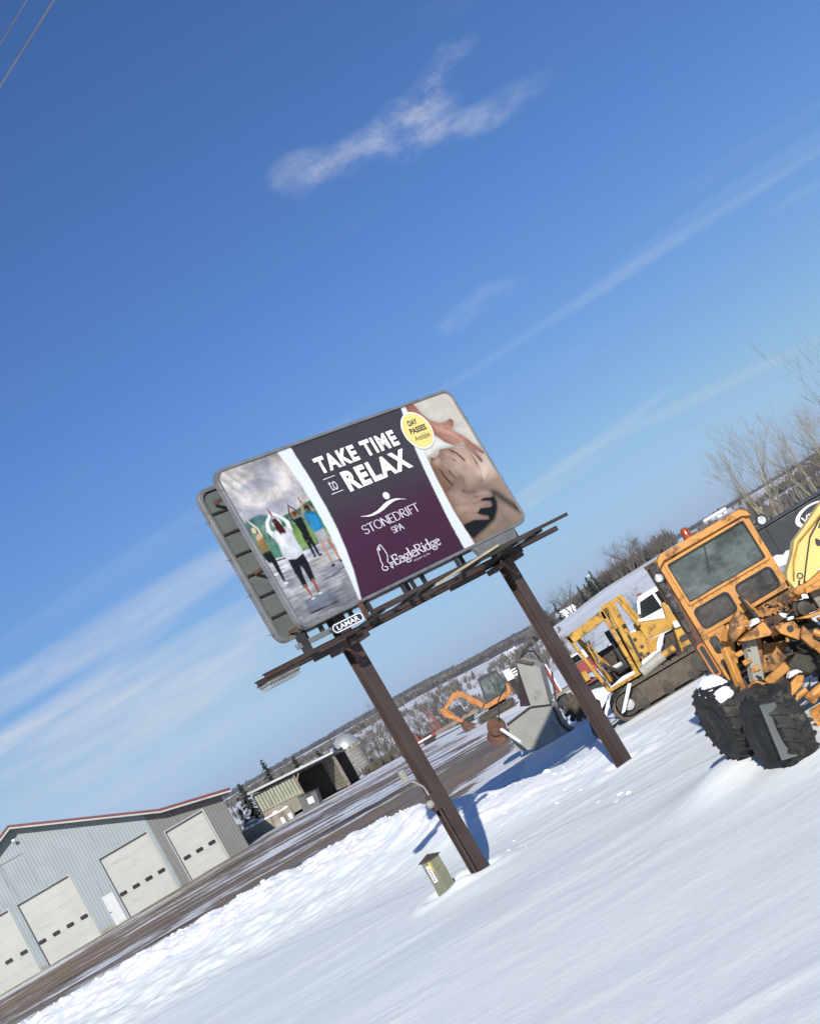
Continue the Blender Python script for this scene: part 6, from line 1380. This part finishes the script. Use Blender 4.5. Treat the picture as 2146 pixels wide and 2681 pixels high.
# ================================================================== small things between the machines
rt = thing('red_flatbed_truck', 'red and white flatbed truck half hidden behind the right billboard post', 'truck', (2.6, 60, gz1(2.6, 60)))
zt = gz1(2.6, 60)
MB().bx(2.35, 3.5, 59.6, 61.4, .95, 1.55).build('cab', 'red_paint', rt, bevel=.06); MB().bx(2.3, 3.4, 59.7, 61.3, 1.55, 1.95).build('cab_top', 'white_paint', rt, bevel=.05)
MB().prism([(2.42, 1.60), (3.1, 1.60), (3.05, 1.88), (2.5, 1.88)], XZ(59.68), .0, .015).build('window', 'dark_glass', rt)
MB().bx(2.5, 2.95, 59.2, 59.6, .72, 1.16).build('tool_box', 'crawler_yellow', rt, bevel=.02); MB().bx(2.5, 3.3, 59.4, 59.58, .58, .68).build('bumper', 'red_paint', rt)
MB().bx(1.2, 2.3, 59.8, 61.2, .75, .9).build('flat_bed', 'weathered_wood', rt); MB().bx(1.5, 1.62, 59.8, 61.2, .9, 2.2).build('headboard', 'red_paint', rt); MB().bx(1.62, 1.68, 59.8, 61.2, .9, 2.2).build('board_stripe', 'white_paint', rt)
for x in (1.6, 3.0):
    for yy in (59.65, 61.2): MB().lathe([(.1, 0), (.33, .02), (.36, .06), (.36, .2), (.1, .22)], (x, yy, zt + .34), (0, 1, 0), 18).build('wheel', 'dark_rubber', rt)
pp = thing('pink_marker_flag', 'small bright pink marker on a stake seen through the crawler cage', 'marker', (3.2, 56, gz1(3.2, 56)))
MB().tube([(3.05, 56, gz1(3.05, 56) - .05), (3.08, 56, 1.15)], .015, 6).build('stake', 'utility_wood', pp)
MB().lathe([(.02, 0), (.12, .03), (.15, .12), (.10, .22), (.02, .26)], (3.08, 56, 1.08), n=12).build('marker_head', 'pink_plastic', pp)
sp2 = thing('snow_heap', 'rounded heap of ploughed snow between the blower and the crawler', 'snow heap', (2.2, 52, gz1(2.2, 52)))
MB().lathe([(1.3, -.1), (1.1, .22), (.7, .45), (.3, .58), (.02, .6)], (2.3, 53, gz1(2.3, 53)), n=18).build('heap', 'snow_cap', sp2)
wb = thing('white_camper_shell', 'white slatted camper shell on blocks behind the mini excavator', 'camper shell', (.3, 100, gz1(.3, 100)))
MB().prism([(-.15, 1.60), (.42, 1.55), (.42, 2.36), (-.12, 2.40)], XZ(100), -1.2, 0).build('shell', 'house_white', wb, bevel=.03); MB().prism([(.05, 1.64), (.07, 1.64), (.07, 2.34), (.05, 2.34)], XZ(100), .002, .012).build('seam', 'grey_machine', wb)
for k in range(3): MB().bx(.44, .80, 99.9, 100.0, 1.68 + k * .20, 1.78 + k * .20).build('slat', 'house_white', wb)
MB().bx(-.1, .4, 100.1, 101.1, gz1(.2, 100.5) - .05, 1.6).build('block_stand', 'dark_wood', wb)

def trailer(name, label, x0, x1, Y, zd, m_, rack=None):
    t = thing(name, label, 'trailer', ((x0 + x1) / 2, Y, gz1((x0 + x1) / 2, Y)))
    z = gz1((x0 + x1) / 2, Y); MB().bx(x0, x1, Y, Y + 2.2, z + zd, z + zd + .18).build('deck', m_, t, bevel=.01)
    MB().bx(x0, x1, Y - .06, Y - .01, z + zd - .10, z + zd + .10).build('side_rail', m_, t)
    for x in (x0 + (x1 - x0) * .62, x0 + (x1 - x0) * .78): MB().lathe([(.1, 0), (.33, .02), (.36, .06), (.36, .2), (.1, .22)], (x, Y - .02, z + .35), (0, 1, 0), 18).build('wheel', 'dark_rubber', t)
    MB().bar((x0, Y + 1.1, z + zd), (x0 - 1.3, Y + 1.1, z + .45), .12, .14).build('drawbar', m_, t)
    MB().bx(x0 - 1.25, x0 - 1.1, Y + 1.0, Y + 1.2, z - .05, z + .5).build('jack_stand', 'dark_steel', t)
    return t, z
t1, z1_ = trailer('red_trailer', 'low dark red trailer with a white stripe behind left billboard post', -8.9, -7.0, 108, .45, 'red_paint')
MB().bx(-8.7, -7.3, 107.88, 107.935, z1_ + .42, z1_ + .53).build('stripe', 'white_paint', t1); MB().bx(-8.8, -8.3, 108.3, 109.8, z1_ + .63, z1_ + 1.1).build('tool_box', 'red_paint', t1)
t2, z2_ = trailer('flatbed_trailer', 'grey flatbed trailer with a red ladder ramp beside the mini excavator', -6.9, -3.2, 107, .50, 'weathered_wood')
for k in range(7): MB().bar((-6.75, 107.0 + k * .0 + .1, z2_ + .75 + k * .24), (-6.35, 107.1, z2_ + .70 + k * .24), .05, .06).build('ramp_rung', 'red_paint', t2)
for x in (-6.78, -6.34): MB().bar((x, 107.1, z2_ + .6), (x - .08, 107.1, z2_ + 2.4), .06, .07).build('ramp_rail', 'red_paint', t2)
MB().bx(-4.9, -4.2, 107.2, 108.4, z2_ + .68, z2_ + 1.5).build('crate', 'dark_steel', t2)

# ================================================================== wires overhead
for k, (z, p, lab) in enumerate(((9.5, (-1.107, 10.64), 'lower grey overhead wire crossing the top corner of the sky'), (9.62, (-.925, 10.33), 'thinner upper overhead wire running beside the lower one'))):
    d_ = Vector((.745, -.667)); pts = []
    for i in range(25):
        t = -40 + 80 * i / 24; sag = -.55 * (1 - (t / 40) ** 2) + .55
        pts.append((p[0] + d_.x * t, p[1] + d_.y * t, z + .55 * (t / 40) ** 2))
    o = MB().tube(pts, .007 if k == 0 else .0045, 6).build('overhead_wire', 'wire'); tag(o, lab, 'wire')
for (x, y_), lab in (((-30.9, 37.4), 'weathered wooden utility pole carrying the wires beyond the garage side'), ((28.8, -16.1), 'weathered wooden utility pole carrying the wires by the roadside')):
    up_ = thing('utility_pole', lab, 'utility pole', (x, y_, gz1(x, y_)))
    MB().tube([(x, y_, gz1(x, y_) - .3), (x, y_, 10.5)], (.15, .11), 12).build('pole', 'utility_wood', up_); MB().bar((x - .55, y_ - .6, 10.0), (x + .55, y_ + .6, 10.0), .1, .12).build('crossarm', 'utility_wood', up_)
# ================================================================== trees
def grow(seed, H, stems=1, spread=.5, levels=4, kids=(5, 4, 4, 3), r0=.09, droop=0.0, upb=.35):
    """a leafless tree: limbs (thick) and twigs (thin) as two meshes of tapering tubes"""
    rg = random.Random(seed); limbs, twigs = MB(), MB()
    def branch(p, d, L, r, lv):
        n = 3; pts = [p]; q_ = p.copy(); dd = d.copy()
        for i in range(n):
            dd = (dd + Vector((rg.gauss(0, .13), rg.gauss(0, .13), rg.gauss(.05, .09) - droop * lv * .05))).normalized(); q_ = q_ + dd * (L / n); pts.append(q_.copy())
        tgt = limbs if lv < 2 else twigs
        tgt.tube(pts, [r * (1 - .72 * i / n) for i in range(n + 1)], 6 if lv == 0 else (4 if lv == 1 else 3), cap=False)
        if lv >= levels: return
        for k in range(kids[min(lv, len(kids) - 1)]):
            t = rg.uniform(.28, 1.0); j = min(int(t * n), n - 1); b = pts[j].lerp(pts[j + 1], t * n - j)
            dv = (pts[j + 1] - pts[j]).normalized(); az = rg.uniform(0, 2 * PI); s_ = dv.orthogonal().normalized(); s2 = dv.cross(s_)
            side = s_ * math.cos(az) + s2 * math.sin(az)
            nd = (dv * rg.uniform(.6, 1.0) + side * spread * rg.uniform(.7, 1.4) + Vector((0, 0, upb * rg.uniform(.2, 1)))).normalized()
            branch(b, nd, L * rg.uniform(.42, .68), max(r * (1 - .62 * t) * rg.uniform(.45, .65), .004), lv + 1)
    for k in range(stems):
        a = 2 * PI * k / max(stems, 1) + rg.uniform(-.4, .4); tilt = (.10 if stems == 1 else rg.uniform(.12, .42))
        d = Vector((math.cos(a) * tilt, math.sin(a) * tilt, 1)).normalized()
        branch(Vector((math.cos(a) * .12 * (stems > 1), math.sin(a) * .12 * (stems > 1), -.15)), d, H * rg.uniform(.52, .68), r0 * rg.uniform(.8, 1.1), 0)
    return limbs, twigs
def proto(seed, H, mt, mtw, **kw):
    a, b = grow(seed, H, **kw); out = []
    for nm, m_, mm in (('trunk', a, mt), ('crown', b, mtw)):
        me = bpy.data.meshes.new(nm); me.from_pydata([tuple(p) for p in m_.v], [], m_.f); me.materials.append(MATS[mm]); me.update(); out.append(me)
    return out
def spruce_proto(seed, H, W):
    rg = random.Random(seed); tr = MB().tube([(0, 0, -.2), (0, 0, H * .5), (0, 0, H * .97)], (.09 * W, .06 * W, .01), 7); cr = MB()
    z = H * .06
    while z < H * .98:
        t = z / H; Rr = W * (1 - t) ** .85 * rg.uniform(.82, 1.15) + .06; nb = int(7 + 9 * (1 - t))
        for k in range(nb):
            az = rg.uniform(0, 2 * PI); L = Rr * rg.uniform(.55, 1.12); d = Vector((math.cos(az), math.sin(az), rg.uniform(-.35, .05)))
            s_ = Vector((-math.sin(az), math.cos(az), 0)); base = Vector((0, 0, z + rg.uniform(-.05, .05) * H * .3))
            for j in range(5):
                f_ = (j + rg.random()) / 5; p = base + d * (L * f_); w_ = (.10 + .16 * (1 - f_)) * W * rg.uniform(.6, 1.2) * .5
                tip = p + d * (L * .30) + Vector((0, 0, -rg.uniform(.02, .18) * W * .5))
                sd = s_ * w_ * rg.choice((-1, 1)) + Vector((0, 0, rg.uniform(-.12, .06) * W * .5))
                cr.quad(p, tip, p + sd + d * (L * .10)); cr.quad(p, p - sd * .8 + d * L * .12, tip)
        z += H * rg.uniform(.028, .045)
    out = []
    for nm, m_, mm in (('trunk', tr, 'bark'), ('crown', cr, 'spruce')):
        me = bpy.data.meshes.new(nm); me.from_pydata([tuple(p) for p in m_.v], [], m_.f); me.materials.append(MATS[mm]); me.update(); out.append(me)
    return out
def plant(name, label, pr, x, y_, s_, rz, group=None, sz=1.0):
    t = thing(name, label, 'tree', (x, y_, gz1(x, y_)), group); t.rotation_euler = (0, 0, rz); t.scale = (s_, s_, s_ * sz)
    for me in pr: link(me.name.split('.')[0], me, t)
    return t
MULTI = [proto(11, 5.6, 'bark_pale', 'bark_pale', stems=6, spread=.42, levels=4, kids=(5, 4, 4, 2), r0=.07, upb=.6), proto(12, 5.6, 'bark_pale', 'bark_pale', stems=4, spread=.38, levels=4, kids=(5, 4, 4, 2), r0=.065, upb=.65)]
SING = [proto(21 + k, 5.0, 'bark', 'bark', stems=1, spread=.75, levels=4, kids=(9, 6, 4, 3), r0=.10, upb=.25) for k in range(3)]
FAR = [proto(31 + k, 5.0, 'bark', 'twig_far', stems=1 + k % 2, spread=.8, levels=3, kids=(9, 8, 6), r0=.13, upb=.3) for k in range(4)]
SPR = [spruce_proto(41, 5.0, 1.5), spruce_proto(42, 5.0, 1.15)]
G1 = 'leafless trees on the slope behind the black trailer'
plant('bare_tree', 'many-stemmed olive-grey bare tree rising behind the grader cab', MULTI[0], 15.4, 70, 1.02, .4, G1)
plant('bare_tree', 'slim upright bare tree between the many-stemmed tree and the frame of brush', MULTI[1], 18.3, 72, .92, 1.9, G1)
plant('bare_tree', 'tall wide bare tree standing highest on the brushy slope', MULTI[1], 24.6, 74, 1.45, 2.7, G1)
plant('bare_tree', 'forked bare tree beside the tallest tree on the slope', MULTI[0], 20.4, 73, .82, 3.6, G1)
plant('bare_tree', 'small scrubby bare tree behind the white truck', SING[0], 7.9, 77, .66, .2)
plant('bare_tree', 'thin bare sapling seen through the yellow crawler cage', SING[1], 3.9, 66, .60, 1.2)
plant('bare_tree', 'spreading bare tree beside the silo', SING[2], -17.0, 165, 1.25, 1.0)
plant('bare_tree', 'dense dark bare tree right of the silo near the gravel yard', SING[0], -14.3, 150, 1.15, 2.2)
plant('spruce_tree', 'dark broad spruce tree at the corner of the garage', SPR[0], -23.7, 116, .95, .3)
plant('spruce_tree', 'small spruce tucked between garage corner and the broad spruce', SPR[1], -25.3, 119, .62, 1.3)
plant('spruce_tree', 'pointed spruce rising above the left end of the shed roof', SPR[1], -24.0, 132, 1.22, 2.1)
plant('spruce_tree', 'ragged spruce behind the middle of the shed roof', SPR[0], -21.4, 133, .98, 4.0)
plant('spruce_tree', 'low spruce behind the right half of the shed roof', SPR[0], -20.0, 139, .88, 5.0)
plant('spruce_tree', 'narrow spruce between shed and silo', SPR[1], -18.6, 141, .84, 5.6)
rg = random.Random(9)
def clear(x, y_): return not ((-28 < x < -21 and 110 < y_ < 130) or (abs(x + 24.9 * y_ / 200) < 3 and y_ < 205))
for k in range(34):       # scrub in the low ground beyond the yard
    y_ = rg.uniform(122, 300); th = rg.uniform(-.135, .03); x = th * y_
    if not clear(x, y_): continue
    plant('bare_tree', 'grey leafless scrub tree in the snowy hollow beyond the yard', FAR[k % 4], x, y_, rg.uniform(.45, .95) * (1 if y_ < 200 else 1.25), rg.uniform(0, 6), 'scrub trees in the hollow')
for k in range(34):       # the row on the crest of the snow field
    y_ = rg.uniform(362, 470); th = .036 + .115 * (k + rg.random()) / 34; x = th * y_
    ev = (th < .055 and rg.random() < .6) or (.072 < th < .09 and rg.random() < .75)
    if ev: plant('spruce_tree', 'dark evergreen in the tree row on the snowy crest', SPR[k % 2], x, y_, rg.uniform(1.0, 1.7), rg.uniform(0, 6), 'evergreens on the crest')
    else: plant('bare_tree', 'brown leafless tree in the row on the snowy crest', FAR[k % 4], x, y_, rg.uniform(.9, 1.7) * (1.25 if .1 < th < .125 else 1), rg.uniform(0, 6), 'leafless trees on the crest')
for k in range(22):       # slope at the right
    y_ = rg.uniform(95, 240); th = rg.uniform(.175, .33); x = th * y_
    plant('bare_tree', 'grey leafless scrub tree on the brushy slope behind the trailer', FAR[k % 4], x, y_, rg.uniform(.35, .75), rg.uniform(0, 6), 'scrub trees on the slope')

# woods too far off to count: leafless crowns as bundles of slender blades
def woods(name, label, spots, h0, h1, m_, seed, blades=9, w_=.55, thin=1.0):
    rg = random.Random(seed); V, Fc = [], []
    zz = ground(np.array([p[0] for p in spots]), np.array([p[1] for p in spots]))
    for (x, y_), z in zip(spots, zz):
        h = rg.uniform(h0, h1)
        for k in range(blades):
            a = rg.uniform(0, 2 * PI); sp_ = h * w_ * rg.uniform(.1, .75); dx, dy = math.cos(a) * sp_, math.sin(a) * sp_; hh = h * rg.uniform(.6, 1.0) * (1 - .25 * (sp_ / h))
            bw_ = h * rg.uniform(.10, .22) * thin; px, py = -math.sin(a) * bw_, math.cos(a) * bw_; n = len(V)
            V += [(x + dx * .1, y_ + dy * .1, z - .3), (x + dx * .75 + px, y_ + dy * .75 + py, z + hh * .62), (x + dx, y_ + dy, z + hh), (x + dx * .75 - px, y_ + dy * .75 - py, z + hh * .58)]
            Fc.append((n, n + 1, n + 2, n + 3))
    me = bpy.data.meshes.new(name); me.from_pydata(V, [], Fc); me.materials.append(MATS[m_]); me.update()
    o = link(name, me); o['kind'] = 'stuff'; tag(o, label, 'woodland'); return o
rg = random.Random(77)
def scatter(n, y0, y1, t0, t1, keep=None):
    out = []
    while len(out) < n:
        y_ = math.exp(rg.uniform(math.log(y0), math.log(y1))); th = rg.uniform(t0, t1)
        if keep is None or keep(th, y_): out.append((th * y_, y_))
    return out
nz = lambda th, y_: float(fbm(np.array([th * y_ / 260.]), np.array([y_ / 420.]), 5, 4)[0])
woods('ridge_woodland', 'far bluish wooded ridge closing the horizon', scatter(11000, 2150, 3150, -.55, .55, lambda t, y_: nz(t, y_) > -.04), 4.5, 8, 'wood_far', 1, 5, .7)
woods('valley_woodland', 'brown leafless woods in a band across the middle distance', scatter(4800, 1020, 1480, -.5, .03, lambda t, y_: nz(t, y_) > .04), 3.5, 6, 'twig_far', 2, 6, .7)
woods('crest_woodland', 'dark woods along the far side of the snowy crest', scatter(800, 440, 900, .03, .15), 4, 8, 'twig_far', 3, 22, .6, .32)
woods('hillside_brush', 'grey brush scattered over the slope behind the trailer', scatter(1500, 85, 330, .165, .46, lambda t, y_: nz(t * 6, y_ * 6) > -.02), .6, 1.7, 'twig_far', 4, 14, .9, .35)
woods('hollow_brush', 'low grey brush and weeds in the hollow beyond the yard', scatter(650, 118, 420, -.32, .05, lambda t, y_: nz(t * 5, y_ * 5) > -.05 and clear(t * y_, y_)), .5, 1.9, 'twig_far', 6, 14, .9, .35)
woods('field_brush', 'thin brush along the hedges of the snowy fields', scatter(350, 430, 1000, -.4, .04, lambda t, y_: abs(nz(t * 2, y_ * 2)) < .05), 2.5, 5, 'twig_far', 7, 12, .8, .4)
woods('reddish_brush', 'reddish brown weeds at the edge of the yard near the silo', [(rg.uniform(-15.5, -11), rg.uniform(124, 136)) for k in range(150)], .4, 1.2, 'bark', 8, 14, .9, .35)

# ================================================================== far houses
def house(label, x, y_, w_, d_, h, rh, rz=0.0):
    t = thing('farmhouse', label, 'house', (x, y_, gz1(x, y_)), None, 0.0); z = gz1(x, y_)
    def f(a, b, c): return Vector((x + math.cos(rz) * a - math.sin(rz) * b, y_ + math.sin(rz) * a + math.cos(rz) * b, z + c))
    MB().add([f(a, b, c) for c in (-.5, h) for a, b in ((-w_ / 2, -d_ / 2), (w_ / 2, -d_ / 2), (w_ / 2, d_ / 2), (-w_ / 2, d_ / 2))], [(3, 2, 1, 0), (4, 5, 6, 7), (0, 1, 5, 4), (1, 2, 6, 5), (2, 3, 7, 6), (3, 0, 4, 7)]).build('wall', 'house_white', t)
    o_ = .35; m = MB(); m.add([f(-w_ / 2 - o_, -d_ / 2 - o_, h - .05), f(w_ / 2 + o_, -d_ / 2 - o_, h - .05), f(w_ / 2 + o_, d_ / 2 + o_, h - .05), f(-w_ / 2 - o_, d_ / 2 + o_, h - .05), f(-w_ / 2 - o_, 0, h + rh), f(w_ / 2 + o_, 0, h + rh)], [(0, 1, 5, 4), (2, 3, 4, 5), (0, 4, 3), (1, 2, 5), (3, 2, 1, 0)]); rf = m.build('roof', 'snow_cap', t, smooth=0)
    MB().add([f(a, b, c) for c in (h + rh * .4, h + rh + .7) for a, b in ((w_ * .2, -.3), (w_ * .2 + .6, -.3), (w_ * .2 + .6, .3), (w_ * .2, .3))], [(4, 5, 6, 7), (0, 1, 5, 4), (1, 2, 6, 5), (2, 3, 7, 6), (3, 0, 4, 7)]).build('chimney', 'rust_steel', rf)
    for k in range(3):
        a = -w_ * .32 + k * w_ * .32; MB().add([f(a - .3, -d_ / 2 - .02, h * .4), f(a + .3, -d_ / 2 - .02, h * .4), f(a + .3, -d_ / 2 - .02, h * .75), f(a - .3, -d_ / 2 - .02, h * .75), f(a - .3, -d_ / 2 - .06, h * .4), f(a + .3, -d_ / 2 - .06, h * .4), f(a + .3, -d_ / 2 - .06, h * .75), f(a - .3, -d_ / 2 - .06, h * .75)], [(4, 5, 6, 7), (0, 1, 5, 4), (1, 2, 6, 5), (2, 3, 7, 6), (3, 0, 4, 7)]).build('window', 'bin_grey', t)
    return t
house('small white farmhouse alone on the snowy field before the dark tree row', 6.6, 600, 4.6, 4.0, 2.2, 1.4)
house('white house with snowy roof among evergreens on the crest', 23.5, 398, 5.0, 3.5, 2.0, 1.2, .2)
house('low white house beside brush above the grader roof', 78, 420, 7.0, 4.0, 1.3, .9, -.2)
for x, y_, lab in ((33.5, 385, 'thin pale utility pole beside the brown tree clump on the crest'), (41.5, 388, 'thin pale utility pole at the edge of the brown tree clump')):
    up_ = thing('utility_pole', lab, 'utility pole', (x, y_, gz1(x, y_)))
    MB().tube([(x, y_, gz1(x, y_) - .3), (x, y_, gz1(x, y_) + 6.5)], (.16, .12), 8).build('pole', 'white_paint', up_); MB().bar((x - .9, y_, gz1(x, y_) + 6.0), (x + .9, y_, gz1(x, y_) + 6.0), .12, .12).build('crossarm', 'white_paint', up_)

# ================================================================== winter air
hz = MB().bx(-2600, 2600, -120, 4450, -14, 105).build('haze', 'snow', smooth=0); hz['kind'] = 'stuff'
tag(hz, 'thin pale winter haze over the whole valley', 'haze')
hm = bpy.data.materials.new('winter_haze'); hm.use_nodes = True; hn = NT(hm.node_tree); hn.n.clear()
pv = hn.new('ShaderNodeVolumePrincipled'); pv.inputs['Color'].default_value = rgb(0.85, 0.92, 1.0); pv.inputs['Density'].default_value = 0.00006; pv.inputs['Anisotropy'].default_value = 0.0
ho = hn.new('ShaderNodeOutputMaterial'); hn.l.new(pv.outputs[0], ho.inputs['Volume'])
hz.data.materials.clear(); hz.data.materials.append(hm)
